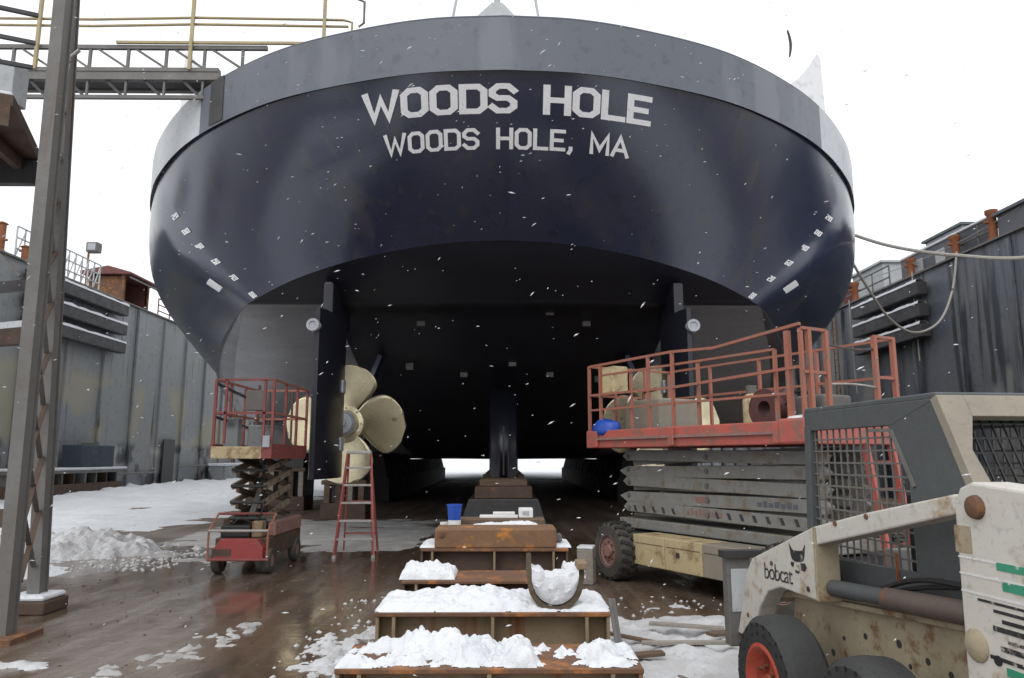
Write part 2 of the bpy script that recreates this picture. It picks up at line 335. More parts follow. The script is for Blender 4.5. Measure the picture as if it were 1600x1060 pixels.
def h_debris(x, y):
    m1 = sm(5.2, 5.6, y) * (1 - sm(7.6, 9.0, y + 0.9 * nz(x, y, 6, 0.9))) * sm(0.75, 1.05, x + 0.2 * nz(x, y, 2, 1.2)) * (1 - sm(2.3, 2.9, x))
    return m1 * (0.07 + 0.09 * nz(x, y, 2, 1.7)) + m1 * 0.035 * nz(x, y, 5, 6) - 0.018
snowfield('icy_slush', 'trampled icy snow between the keel blocks and the loader', 0.7, 3.0, 5.0, 9.2, 0.045, h_debris, snow_old)
def h_small(x, y):
    d = math.hypot((x + 4.3) / 0.9, (y - 6.5) / 0.22); e = math.hypot((x + 1.35) / 0.55, (y - 6.9) / 1.5)
    return max(0, 1 - d) * (0.05 + 0.09 * nz(x, y, 1, 4)) + max(0, 1 - e) * (0.03 + 0.10 * nz(x, y, 1, 4.4) + 0.09 * nz(x, y, 4, 11)) - 0.016
snowfield('snow_patch', 'thin snow patches on the brown floor beside the keel blocks and tower', -5.4, -0.75, 5.2, 8.6, 0.03, h_small, snow_old)
def h_track(x, y):
    t = (x + 2.75) * 0.93 + (y - 7.2) * -0.3
    m1 = max(0, 1 - abs(t) / 0.45) * sm(5.6, 6.3, y) * (1 - sm(7.8, 8.6, y))
    return m1 * (0.008 + 0.06 * nz(x * 2, y, 12, 2.6) + 0.07 * nz(x, y, 7, 9)) - 0.017
snowfield('slush_track', 'streak of thin slush dragged along the wet floor', -4.2, -1.2, 5.6, 8.7, 0.03, h_track, snow_slush)
def h_wheel(x, y):
    t = (x + 5.2) * 0.55 + (y - 13.0) * 0.83
    m1 = max(0, 1 - abs(t) / 0.5) * sm(-7.5, -6.5, x) * (1 - sm(-4.8, -4.0, x))
    return m1 * (0.02 + 0.06 * nz(x, y * 2, 2, 1.4)) - 0.01
snowfield('slush_track', 'smear of slush between the snow bank and the small scissor lift', -7.6, -4.0, 11.8, 15, 0.07, h_wheel, snow_slush)

# ------------------------------------------------------------------ dock walls
def dock_wall(name, label, X, side, y0, y1, top, pm, n_first=0):
    t = thing(name, label, 'dock wall', (X, y0, 0))
    off = (X, y0, 0)
    core = B().box(min(X + side * 0.16, X + side * 4), max(X + side * 0.16, X + side * 4), y0, y1, -0.02, top - 0.03)
    core.build('wall_body', pm, t, off=off)
    n = int((y1 - y0) / 3); proto = None
    for i in range(n):
        if proto is None:
            proto = B().box(-0.05, 0.05, 0.012, 2.988, 0.0, top).build('wall_panel', pm, t, bevel=0.01)
            proto.location = (side * 0.06, 0, 0); p = proto
        else:
            p = share(proto, t, (side * (0.06 + 0.014 * ((i * 7) % 3)), 3 * i, 0))
    ribp = None
    for i in range(n + 1):
        loc = (-side * 0.045, 3 * i, 0)
        if ribp is None: ribp = B().box(-0.05, 0.06, -0.05, 0.05, 0.0, top - 0.12).build('wall_rib', pm, t, bevel=0.01); ribp.location = loc
        else: share(ribp, t, loc)
    B().box(min(X - side * 0.1, X + side * 0.3), max(X - side * 0.1, X + side * 0.3), y0, y1, top + 0.0, top + 0.07).build('cap_plate', steel_grey, t, off=off)
    return t, off
XL, XR, TOP = -19.0, 16.4, 9.35
wl_, offl = dock_wall('dock_wall', 'long grey plated dock wall topped by the floodlight and lattice railing', XL, -1, 20, 83, TOP, wall_grey)
wr_, offr = dock_wall('dock_wall', 'streaked dark grey dock wall with ropes hanging across it', XR, 1, 14, 83, 8.85, wall_dark)
# dock floor level continues; fenders
def fenders(wallt, off, X, side, y0, y1, zs):
    for z in zs:
        B().box(min(X, X - side * 0.42), max(X, X - side * 0.42), y0, y1, z, z + 0.5).build('fender_beam', dark_steel, wallt, off=off, bevel=0.03)
        b = B(); N = 40
        rows = []
        for i in range(N + 1):
            y = y0 + (y1 - y0) * i / N; hh = 0.10 + 0.05 * nz(y, z, 1, 1.3)
            rows.append([(X - side * 0.44, y, z + 0.49), (X - side * 0.40, y, z + 0.5 + hh), (X - side * 0.15, y, z + 0.5 + hh), (X - side * 0.05, y, z + 0.49)])
        b.grid(rows).build('snow_cap', snow, wallt, smooth=True, off=off)
fenders(wl_, offl, XL - 0.0 + 0.1, -1, 28.6, 36.0, (8.55, 7.6, 6.7))
fenders(wr_, offr, XR - 0.1, 1, 27.6, 33.0, (7.9, 7.05, 6.25))
def wall_bits(wt, off, X, side, spots, pipe):
    for y in spots:
        for dy in (-0.2, 0.2): B().beam((X - side * 0.16, y + dy, 0.3), (X - side * 0.16, y + dy, TOP - 0.8), 0.04, 0.05).build('ladder_rail', rusty, wt, off=off)
        for k in range(26): B().beam((X - side * 0.16, y - 0.2, 0.5 + 0.31 * k), (X - side * 0.16, y + 0.2, 0.5 + 0.31 * k), 0.03, 0.03).build('ladder_rung', rusty, wt, off=off)
    for z, y0, y1 in pipe: B().tube([(X - side * 0.18, y0, z), (X - side * 0.18, y1, z)], 0.06, 8).build('pipe', steel_grey, wt, smooth=True, off=off)
wall_bits(wl_, offl, XL, -1, (52.3,), ((0.9, 36.5, 41.0), (1.2, 43.5, 60)))
wall_bits(wr_, offr, XR, 1, (35.6,), ((3.2, 18, 60),))
# doorway in the left wall
B().box(XL + 0.11, XL + 0.17, 41.6, 43.0, 0.3, 2.7).build('doorway', black, wl_, off=offl)
# ledge with junk at the foot of the left wall
t = thing('concrete_ledge', 'low snow-capped ledge along the grey wall below the fenders', 'ledge', (XL + 0.7, 31.5, 0))
B().box(XL + 0.2, XL + 1.2, 28.0, 35.4, 0, 0.62).build('ledge_body', brown_steel, t, off=t.location, bevel=0.03)
for k in range(9): B().box(XL + 0.3, XL + 1.1, 28.1 + k * 0.85, 28.22 + k * 0.85, 0.62, 1.05).build('upright', [steel_grey, brown_steel, wall_grey][k % 3], t, off=t.location)
B().box(XL + 0.1, XL + 1.3, 27.9, 35.5, 1.05, 1.17).build('ledge_top', steel_grey, t, off=t.location)
B().box(XL + 0.08, XL + 1.32, 27.9, 35.5, 1.172, 1.28).build('snow_cap', snow, t, off=t.location, bevel=0.04)
t = thing('concrete_ledge', 'short snow-capped ledge by the grey wall behind the small scissor lift', 'ledge', (XL + 0.8, 50.5, 0))
B().box(XL + 0.2, XL + 1.3, 48.0, 53, 0, 1.15).build('ledge_body', wall_grey, t, off=t.location, bevel=0.03)
B().box(XL + 0.15, XL + 1.35, 47.9, 53.1, 1.152, 1.33).build('snow_cap', snow, t, off=t.location, bevel=0.05)
# paint patches of wall repair near the foot of the wall
t = thing('oil_drum', 'dark blue drum standing on the ledge at the wall', 'drum', (XL + 0.7, 29.5, 1.282))
B().lathe([(0.0001, 0), (0.3, 0), (0.31, 0.3), (0.3, 0.31), (0.31, 0.6), (0.3, 0.61), (0.3, 0.9), (0.0001, 0.9)], (0, 0, 0)).build('drum_body', blueg, t, smooth=True)
t = thing('storage_tank', 'dark rectangular tank standing on the ledge beside the drum', 'tank', (XL + 0.72, 33.2, 1.282))
B().box(-0.45, 0.45, -1.3, 1.3, 0, 0.95).build('tank_body', worn('tank_blue', (0.04, 0.05, 0.075), rough=0.6), t, bevel=0.04)
B().box(-0.3, 0.3, -0.2, 0.2, 0.95, 1.05).build('tank_lid', steel_grey, t)

# ================================================================== FERRY
SX, SY, SZ = 0, 11, 1.25
ferry = thing('ferry', 'huge navy blue ferry standing in the dry dock, rounded stern lettered in white', 'ferry', (0, 17.2, 1.25))
FO = (0, 17.2, 1.25)
ZB, ZT = 7.82, 8.70
C1 = [(0, 11.0), (1.2, 11.1), (2.4, 11.42), (3.95, 12.08), (5.5, 13.2), (6.55, 14.25), (7.6, 15.65), (8.05, 16.4), (8.75, 17.8), (9.42, 19.8), (9.72, 22.5), (9.8, 26), (9.8, 32), (9.8, 38), (9.8, 47), (9.75, 57), (7.6, 68), (4, 77), (0, 82)]
C2 = [(0, 13.0, 5.6), (0.75, 13.04, 5.58), (1.5, 13.12, 5.52), (2.5, 13.3, 5.38), (3.5, 13.6, 5.18), (4.2, 13.9, 5.0), (4.85, 14.28, 4.79), (5.1, 14.45, 4.70), (6.0, 16.2, 4.68), (7.45, 19.2, 4.47), (8.7, 22.6, 4.2), (9.3, 26, 3.75), (9.6, 32, 3.15), (9.72, 38, 2.85), (9.75, 47, 2.8), (9.6, 56, 2.8), (5.6, 67, 3.0), (2, 75, 3.5), (0, 78.5, 4.2)]
C3 = [(0, 13.0, 5.6), (0.75, 13.04, 5.58), (1.5, 13.12, 5.52), (2.5, 13.3, 5.38), (3.5, 13.6, 5.18), (4.2, 13.9, 5.0), (4.85, 14.28, 4.79), (5.1, 14.45, 4.70), (5.75, 16.0, 4.58), (6.85, 18.8, 4.22), (8.0, 22.2, 3.6), (8.7, 26, 2.9), (8.7, 31, 2.2), (8.5, 37, 1.75), (8.4, 46, 1.65), (8.2, 55, 1.65), (4, 63, 1.7), (1.2, 67, 1.9), (0.02, 69, 2.2)]
NS = 8
c1 = catmull([(x, y, ZB - 0.0) for x, y in C1], NS); c2 = catmull(C2, NS); c3 = catmull(C3, NS); NT = len(c1)
arc = [0.0]
for i in range(1, NT): arc.append(arc[-1] + (c1[i] - c1[i - 1]).length)
def lerp_list(L, f):
    i = min(max(int(f), 0), len(L) - 2); return L[i].lerp(L[i + 1], f - i)
def t_of_arc(a):
    for i in range(NT - 1):
        if arc[i + 1] >= a: return i + (a - arc[i]) / (arc[i + 1] - arc[i])
    return NT - 1
def shell(a, s, out=0.0):
    """a: signed arc length along the band, s: 0 at band .. 1 at chine"""
    sg = 1 if a >= 0 else -1
    f = t_of_arc(abs(a)); p = lerp_list(c1, f); q = lerp_list(c2, f)
    p = Vector((p.x, p.y, ZB)); P = p.lerp(q, s)
    f2 = min(f + 0.05, NT - 1.001); f1 = max(f - 0.05, 0)
    tg = (lerp_list(c1, f2).lerp(lerp_list(c2, f2), s) - lerp_list(c1, f1).lerp(lerp_list(c2, f1), s))
    if tg.length < 1e-6: tg = Vector((1, 0, 0))
    nrm = tg.cross(q - p).normalized()
    if nrm.y > 0 and abs(nrm.y) > abs(nrm.x) or (nrm.x < 0 and abs(nrm.x) >= abs(nrm.y)): nrm = -nrm
    sc_ = min(max(s, 0), 1); bulge = (0.14 + 0.62 * sm(4.5 * NS, 9 * NS, f) * (1 - 0.7 * sm(11 * NS, 14 * NS, f))) * math.sin(math.pi * sc_ ** 0.9)
    if f < 0.06: nrm.x = 0; nrm.normalize()
    P = P + nrm * (bulge + out)
    return Vector((P.x * sg, P.y, P.z))
NV = 14
rows = []
alist = [-a for a in arc[::-1]] + arc[1:]
for a in alist: rows.append([shell(a if abs(a) > 1e-9 else 1e-9, j / NV) for j in range(NV + 1)])
hull = B().grid(rows).build('hull_shell', navy, ferry, smooth=True, off=FO, angle=60)
rows = []
for sg in (-1, 1):
    rows = []
    for i in range(7 * NS, NT):
        p, q = c2[i], c3[i]; r = []
        for k in range(6):
            t_ = k / 5; P = p.lerp(q, t_); bl = 0.35 * math.sin(math.pi * t_) * min(1, (p - q).length / 1.2)
            r.append((sg * (P.x + bl * 0.75), P.y, P.z - bl * 0.35))
        rows.append(r)
    B().grid(rows).build('bilge_strake', bilge_paint, ferry, smooth=True, off=FO, angle=60)
# bottom plating
ZC = [(13.0, 5.6), (14.4, 4.92), (17, 3.85), (20, 2.9), (24, 2.1), (29, 1.66), (34, 1.62), (60, 1.62), (66, 1.9), (69, 2.2)]
def interp(T, y):
    for (a, b), (c, d) in zip(T, T[1:]):
        if y <= c: t = (y - a) / (c - a); return b + (d - b) * max(0, t)
    return T[-1][1]
rows = []; NW = 28
edge_pts = c3
for i, q in enumerate(edge_pts):
    y = q.y; zc = interp(ZC, y) if q.x > 0.001 or i > 10 else q.z
    w = sm(0, 3.0, q.x) if i < 40 else 1
    zc = q.z * (1 - w) + min(zc, q.z) * w if i < 40 else min(zc, q.z)
    r = []
    for k in range(-NW, NW + 1):
        u = k / NW; r.append((q.x * u, y - 0.0, zc + (q.z - zc) * abs(u) ** 1.8))
    rows.append(r)
def resamp(i, x0, x1, n):
    q = c3[i]; r = rows[i]; out = []
    for k in range(n + 1):
        x = x0 + (x1 - x0) * k / n; u = min(1, max(-1, x / q.x)) if q.x > 0.003 else 0; f = (u + 1) * NW; j = min(int(f), 2 * NW - 1)
        out.append(Vector(r[j]).lerp(Vector(r[j + 1]), f - j))
    return out
i0 = next(i for i, q in enumerate(c3) if q.y > 14.44); iq = next(i for i, q in enumerate(c3) if q.x > 3.5)
def xs(i): return min(3.5, c3[i].x) if i < 40 else min(3.5, c3[i].x * 0.7)
B().grid([resamp(i, -xs(i), xs(i), 24) for i in range(0, len(c3))]).build('bottom_plating', navy_bottom, ferry, smooth=True, off=FO, angle=50)
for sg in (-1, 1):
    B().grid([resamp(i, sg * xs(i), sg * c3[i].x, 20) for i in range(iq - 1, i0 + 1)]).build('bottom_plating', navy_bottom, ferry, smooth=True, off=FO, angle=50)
    B().grid([resamp(i, sg * xs(i), sg * c3[i].x, 20) for i in range(i0, len(c3))]).build('bottom_plating', lit_bottom, ferry, smooth=True, off=FO, angle=50)  # outboard bottom coloured as if lit from the side
# band (bulwark strake)
def ringpts(offs, z, upto=None):
    out = []
    for i in range(NT):
        f1 = max(i - 1, 0); f2 = min(i + 1, NT - 1); tg = (c1[f2] - c1[f1]); tg.z = 0; tg.normalize(); nr = Vector((tg.y, -tg.x, 0))
        if i == 0: nr = Vector((0, -1, 0))
        p = c1[i] + nr * offs; out.append(Vector((max(p.x, 0) if i in (0, NT - 1) else p.x, p.y, z)))
    return [Vector((-p.x, p.y, p.z)) for p in out[::-1]] + out[1:]
prof = [(0.0, ZB + 0.05), (0.07, ZB - 0.03), (0.075, ZT), (-0.08, ZT + 0.01), (-0.08, ZB + 0.08)]
L = [ringpts(o, z) for o, z in prof]
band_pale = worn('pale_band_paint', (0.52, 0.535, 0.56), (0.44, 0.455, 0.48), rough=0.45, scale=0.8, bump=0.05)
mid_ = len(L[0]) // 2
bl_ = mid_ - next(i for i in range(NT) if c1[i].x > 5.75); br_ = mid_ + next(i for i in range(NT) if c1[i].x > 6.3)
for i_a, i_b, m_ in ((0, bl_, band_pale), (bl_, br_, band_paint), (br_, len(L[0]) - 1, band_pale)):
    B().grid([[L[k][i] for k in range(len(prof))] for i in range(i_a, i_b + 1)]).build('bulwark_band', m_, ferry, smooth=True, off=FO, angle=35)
cap = ringpts(0.0, ZT + 0.03)
B().tube(cap[8:-8], 0.05, 6).build('cap_rail', navy, ferry, smooth=True, off=FO)
dk = ringpts(-0.05, ZB + 0.1); h_ = len(dk) // 2
B().grid([[dk[h_ - i], Vector((0, dk[h_ + i].y, ZB + 0.1)), dk[h_ + i]] for i in range(h_ + 1)]).build('deck', steel_grey, ferry, off=FO)
# vertical weld seam lines and pads on the stern
def on_shell_strip(a0, a1, s0, s1, out, n=6, m=10):
    return [[shell(a0 + (a1 - a0) * i / n, s0 + (s1 - s0) * j / m, out) for j in range(m + 1)] for i in range(n + 1)]
for a, s0, s1 in ((0.06, 0.45, 0.98),):
    B().grid(on_shell_strip(a, a + (0.03 if abs(a) < 1 else 0.014), s0, s1, 0.012 if abs(a) < 1 else 0.005, 1, 20)).build('weld_seam', navy, ferry, smooth=True, off=FO)
# ---- lettering
TH = 0.155
def rect_ch(w, c, tl=1, tr=1, br=1, bl=1):
    p = []
    p += [(0, 1 - c), (c, 1)] if tl else [(0, 1)]
    p += [(w - c, 1), (w, 1 - c)] if tr else [(w, 1)]
    p += [(w, c), (w - c, 0)] if br else [(w, 0)]
    p += [(c, 0), (0, c)] if bl else [(0, 0)]
    return p
def glyph(ch):
    c = 0.17; w = 0.66
    if ch == 'O': return w, [(rect_ch(w, c), True)]
    if ch == 'D': return w, [(rect_ch(w, c, 0, 1, 1, 0), True)]
    if ch == 'W': return 0.98, [([(0, 1), (0.25, 0), (0.49, 0.78), (0.73, 0), (0.98, 1)], False)]
    if ch == 'M': return 0.84, [([(0, 0), (0, 1), (0.42, 0.2), (0.84, 1), (0.84, 0)], False)]
    if ch == 'A': return 0.78, [([(0, 0), (0.39, 1), (0.78, 0)], False), ([(0.14, 0.3), (0.64, 0.3)], False)]
    if ch == 'H': return w, [([(0, 0), (0, 1)], False), ([(w, 0), (w, 1)], False), ([(0, 0.5), (w, 0.5)], False)]
    if ch == 'L': return 0.58, [([(0, 1), (0, 0), (0.58, 0)], False)]
    if ch == 'E': return 0.6, [([(0.6, 1), (0, 1), (0, 0), (0.6, 0)], False), ([(0, 0.5), (0.5, 0.5)], False)]
    if ch == 'S': return w, [([(w, 1 - c), (w - c, 1), (c, 1), (0, 1 - c), (0, 0.5 + c * 0.9), (c, 0.52), (w - c, 0.52), (w, 0.52 - c * 0.9), (w, c), (w - c, 0), (c, 0), (0, c)], False)]
    if ch == ',': return 0.14, [([(0.1, 0.10), (0.1, 0.0), (0.02, -0.16)], False)]
    if ch == 'T': return w, [([(0, 1), (w, 1)], False), ([(w / 2, 1), (w / 2, 0)], False)]
def stroke_quads(pts, closed, th):
    n = len(pts); P = [Vector((x, y)) for x, y in pts]; segs = []
    def off_at(i):
        if closed: a, b, c_ = P[i - 1], P[i], P[(i + 1) % n]
        else: a = P[i - 1] if i > 0 else None; b = P[i]; c_ = P[i + 1] if i < n - 1 else None
        d1 = (b - a).normalized() if a is not None else (c_ - b).normalized(); d2 = (c_ - b).normalized() if c_ is not None else d1
        n1 = Vector((-d1.y, d1.x)); n2 = Vector((-d2.y, d2.x)); m_ = (n1 + n2)
        if m_.length < 0.2: m_ = n1 
        m_.normalize(); k = 1 / max(0.45, m_.dot(n1)); ext = Vector((0, 0))
        if a is None: ext = -d1 * th * 0.5
        if c_ is None: ext = d2 * th * 0.5
        return b + m_ * (th / 2 * k) + ext, b - m_ * (th / 2 * k) + ext
    O = [off_at(i) for i in range(n)]
    for i in range(n if closed else n - 1):
        j = (i + 1) % n; segs.append((O[i][0], O[j][0], O[j][1], O[i][1]))
    return segs
def letter_mesh(ch, a0, s_of, ht, th, name):
    w, strokes = glyph(ch); b = B()
    for pts, closed in strokes:
        for A, B_, C_, D_ in stroke_quads(pts, closed, th):
            n = max(2, int((B_ - A).length * ht / 0.06)); rws = []
            for i in range(n + 1):
                t_ = i / n; p = A.lerp(B_, t_); q = D_.lerp(C_, t_)
                rws.append([s_of(a0 + p.x * ht, p.y, 0.012), s_of(a0 + q.x * ht, q.y, 0.012)])
            b.grid(rws)
    o = b.build(name, letter_paint, ferry, off=FO)
    return w
def write(text, total, s_top, s_bot, center_a, gap, space, ht, th):
    ws = [(glyph(c)[0] if c != ' ' else space) for c in text]
    L_ = sum(ws) + gap * (len(text) - 1); k = total / (L_ * ht); x = -total / 2
    def fn(a, v, out):
        xt = center_a + a; s_ = s_bot + (s_top - s_bot) * v; lo, hi = 0.0, 9.0
        for _ in range(22):
            md = (lo + hi) / 2
            if shell(md, s_, 0).x < abs(xt): lo = md
            else: hi = md
        return shell(math.copysign(max(lo, 1e-6), xt), s_, out)
    for c, w in zip(text, ws):
        if c != ' ': letter_mesh(c, x, fn, ht * k, th, 'letter')
        x += (w + gap) * ht * k
write('WOODS HOLE', 4.72, 0.078, 0.205, 0.06, 0.26, 0.5, 0.62, 0.225)
write('WOODS HOLE, MA', 4.10, 0.305, 0.405, 0.05, 0.27, 0.5, 0.42, 0.20)
# ---- draft marks (small white numerals running down each quarter)
def mark(a, s, sg, kind=0):
    b = B()
    w = 0.10
    shapes = [[([(0, 1), (w * 3, 1), (w * 3, .5), (0, .5), (0, 0), (w * 3, 0)], False)], [([(0, 0), (0, 1), (w * 3, 1), (w * 3, 0), (0, 0)], False)], [([(0, 1), (0, .5), (w * 3, .5)], False), ([(w * 3, 1), (w * 3, 0)], False)], [([(w * 3, 1), (0, 1), (0, 0), (w * 3, 0), (w * 3, .5), (0, .5)], False)]][kind % 4]
    for k, dx in ((0, 0.0), (1, 0.21)):
        for pts, cl in (shapes if k == 0 else [([(0, 0), (0, 1), (w * 3, 1), (w * 3, 0), (0, 0)], False)]):
            for A, B_, C_, D_ in stroke_quads(pts, cl, 0.2):
                f = lambda q: shell(sg * (a + (dx * 0.8 + q.x * 0.3 if sg > 0 else 0.3 - dx * 0.8 - q.x * 0.3)), s - q.y * 0.030, 0.012)
                b.add([f(A), f(B_), f(C_), f(D_)], [(0, 1, 2, 3)])
    b.build('draft_mark', letter_paint, ferry, off=FO)
for sg in (-1, 1):
    for i, s in enumerate((0.34, 0.47, 0.60, 0.73, 0.86, 0.99)): mark(9.15, s, sg, i)
    B().grid(on_shell_strip(sg * 10.15, sg * 10.4, 0.78, 0.86, 0.012, 2, 3)).build('draft_mark', letter_paint, ferry, off=FO)
# ---- skeg
b = B()
def skrow(z, yf): return [(x, y, z) for x, y in [(-0.0, yf), (-0.12, yf + 0.02), (-0.29, yf + 0.14), (-0.34, yf + 0.9), (-0.34, 54)]] 
zs_ = [(1.25, 17.0), (2.0, 17.05), (2.6, 17.3), (3.1, 17.8), (3.6, 18.8)]
for sg in (-1, 1): b.grid([[(sg * x, y, z) for x, y, z in skrow(z, yf)] for z, yf in zs_])
b.add([(-0.34, 54, 1.25), (0.34, 54, 1.25), (0.34, 17.9, 1.25), (0.29, 17.14, 1.25), (0, 17.0, 1.25), (-0.29, 17.14, 1.25), (-0.34, 17.9, 1.25)], [(0, 1, 2, 3, 4, 5, 6)])
b.build('skeg', navy_bottom, ferry, off=FO, smooth=True, angle=25)
B().box(-0.02, 0.02, 16.985, 17.02, 1.3, 2.4).build('skeg_seam', black, ferry, off=FO)
# ---- rudders, propellers
def airfoil(cx, y0, y1, t, n=10):
    up = []; 
    for i in range(n + 1):
        u = i / n; y = y1 - (y1 - y0) * u
        h = t / 2 * (1.9 * math.sqrt(max(u, 0)) * (1 - u) ** 0.75 * 1.25 + 0.22 * u)
        up.append((cx + max(h, 0.0), y))
    return up + [(2 * cx - x, y) for x, y in up[::-1][0:]]
for sg in (-1, 1):
    X = 3.32 * sg
    b = B(); b.prism(airfoil(X, 13.0, 15.05, 0.36)[:-1], 'z', 1.32, 4.35)
    rd = b.build('rudder', navy_bottom, ferry, smooth=True, off=FO, angle=35)
    B().box(X - 0.10, X + 0.10, 13.7, 15.3, 4.25, 5.0).build('headbox', navy_bottom, rd, off=FO, bevel=0.05)
    B().lathe([(0.0001, 0.02), (0.06, 0.02), (0.07, 0.0), (0.11, 0.0), (0.12, 0.02), (0.12, 0.2)], (X + 0.06 * sg, 12.9, 4.02), 'y', 16).build('zinc_anode', zinc, rd, smooth=True, off=FO)
    for zz in (3.05, 1.95):
        B().box(X + 0.14 - (0.28 if sg > 0 else 0), X + 0.24 - (0.48 if sg > 0 else 0), 14.2, 14.45, zz - 0.13, zz + 0.13).build('zinc_anode', zinc, rd, off=FO, bevel=0.02)
    HY, HZ, RAD = 15.75, 2.4, 1.26
    pr = B().lathe([(0.0001, -0.30), (0.27, -0.30), (0.29, -0.14), (0.38, -0.12), (0.40, -0.02), (0.40, 0.2), (0.34, 0.42), (0.0001, 0.42)], (X, HY, HZ), 'y', 28).build('propeller', bronze, ferry, smooth=True, off=FO)
    B().lathe([(0.0001, -0.46), (0.07, -0.47), (0.08, -0.42), (0.20, -0.40), (0.255, -0.33), (0.26, -0.14), (0.0001, -0.14)], (X, HY - 0.02, HZ), 'y', 20).build('hub_cap', zinc, pr, smooth=True, off=FO)
    for k in range(8):
        t_ = 2 * math.pi * k / 8; B().lathe([(0.0001, -0.03), (0.022, -0.03), (0.022, 0.03)], (X + 0.335 * math.cos(t_), HY - 0.125, HZ + 0.335 * math.sin(t_)), 'y', 6).build('hub_bolt', bronze, pr, off=FO)
    for kb in range(4):
        base = R(97 - 90 * kb) if sg < 0 else R(83 + 90 * kb)
        rws = []
        NR = 26; NC = 14
        for i in range(NR + 1):
            u = i / NR; r = 0.24 + (RAD - 0.24) * u
            ch = 0.42 + 0.95 * math.sin(min(1, u * 1.05) * math.pi * 0.56) ** 1.1
            ch *= math.sqrt(max(0.0, 1 - max(0, (u - 0.72) / 0.28) ** 2)) if u > 0.72 else 1
            ch = max(ch, 0.03)
            ph = math.atan2(1.55, 2 * math.pi * r); row = []
            for j in range(NC + 1):
                s = j / NC - 0.5
                da = (s * ch * math.cos(ph) - 0.22 * u * u) / r * (-sg)
                ax = s * ch * math.sin(ph) * 0.85 + 0.06 * u
                th_ = base + da
                row.append((X + r * math.cos(th_), HY - ax * 0.8, HZ + r * math.sin(th_)))
            rws.append(row)
        bl = B().grid(rws).build('blade', bronze, pr, smooth=True, off=FO, angle=80)
        md = bl.modifiers.new('solid', 'SOLIDIFY'); md.thickness = 0.035; md.offset = 0
    B().tube([(X, HY + 0.4, HZ), (X, 19.5, HZ + 0.25)], 0.16, 14).build('shaft', navy, ferry, smooth=True, off=FO)
    B().beam((X, 16.6, HZ + 0.1), (X + 0.5, 16.9, 3.95), 0.10, 0.5, (0, 1, 0)).build('strut', navy, ferry, off=FO)
    B().beam((X, 16.6, HZ + 0.1), (X - 0.5, 16.9, 3.95), 0.10, 0.5, (0, 1, 0)).build('strut', navy, ferry, off=FO)
# bottom anodes
for (x, y) in ((-1.75, 15.4), (1.75, 15.4), (0.95, 15.0), (-0.95, 17.6), (1.1, 17.6), (-2.2, 17.2), (0.2, 17.0), (2.3, 17.9)):
    zc = interp(ZC, y)
    B().box(x - 0.09, x + 0.09, y - 0.05, y + 0.05, zc - 0.07, zc + 0.1).build('zinc_anode', steel_grey, ferry, off=FO, bevel=0.02)
# mooring fairlead notch where the gangway lands
B().grid([[Vector(p) for p in r] for r in [[ringpts(0.085, z)[h_ - 32 + i] for z in (ZB + 0.02, ZT + 0.02)] for i in range(3)]]).build('gangway_opening', dark_steel, ferry, off=FO)
# superstructure
B().box(-8.6, 8.6, 27, 60, ZB - 0.2, 13.5).build('deckhouse', white_paint, ferry, off=FO, bevel=0.1)
B().box(-7.2, 7.2, 30, 56, 13.5, 16.5).build('deckhouse', white_paint, ferry, off=FO, bevel=0.1)
for sg in (-1, 1):
    pl = [(8.2, 8.6), (8.3, 10.2), (8.55, 10.9), (8.8, 11.9), (9.0, 13.4)] 
    poly = [(20.6, ZB), (20.6, 12.9), (21.3, 13.4), (27.0, 13.5), (27.0, ZB)]
    B().prism(poly, 'x', sg * 9.5 - 0.04, sg * 9.5 + 0.04).build('side_screen', white_paint, ferry, off=FO)
    g_ = [(7.3, ZB), (7.3, 12.3), (7.9, 12.4), (8.4, 12.6), (8.8, 12.9), (9.15, 13.3), (9.4, 13.7), (9.5, 13.55), (9.55, 11), (9.55, ZB)]
    B().prism([(sg * a, b_) for a, b_ in g_], 'y', 20.5, 20.58).build('screen_gusset', white_paint, ferry, off=FO)
B().tube([(-0.35, 33, 16.4), (-0.35, 33, 30)], 0.16, 10).build('mast', pale_sheet, ferry, smooth=True, off=FO)
for dx in (-3.2, 3.0): B().tube([(-0.35 + dx, 33, 16.4), (-0.35 + dx * 0.3, 33, 30)], 0.07, 8).build('mast_stay', pale_sheet, ferry, off=FO)
B().prism([(-1.6, 22.4), (-0.6, 23.4), (-0.1, 23.4), (0.8, 22.4)], 'y', 32.7, 33.3).build('mast_platform', pale_sheet, ferry, off=FO)
B().tube([(9.0, 21.2, 13.3), (9.0, 21.2, 15.1)], 0.008, 6).build('flag_staff', white_paint, ferry, off=FO)
fl = []
for i in range(9):
    u = i / 8; fl.append([(8.9 + 0.09 * math.sin(3 * u) - 0.06 * math.sin(math.pi * u) * w - 0.02, 21.2 + 0.05 * w, 14.9 - 0.9 * u + 0.0) for w in (0, 1)])
fo = B().grid(fl).build('furled_flag', dark_steel, ferry, off=FO); fo.modifiers.new('s', 'SOLIDIFY').thickness = 0.04

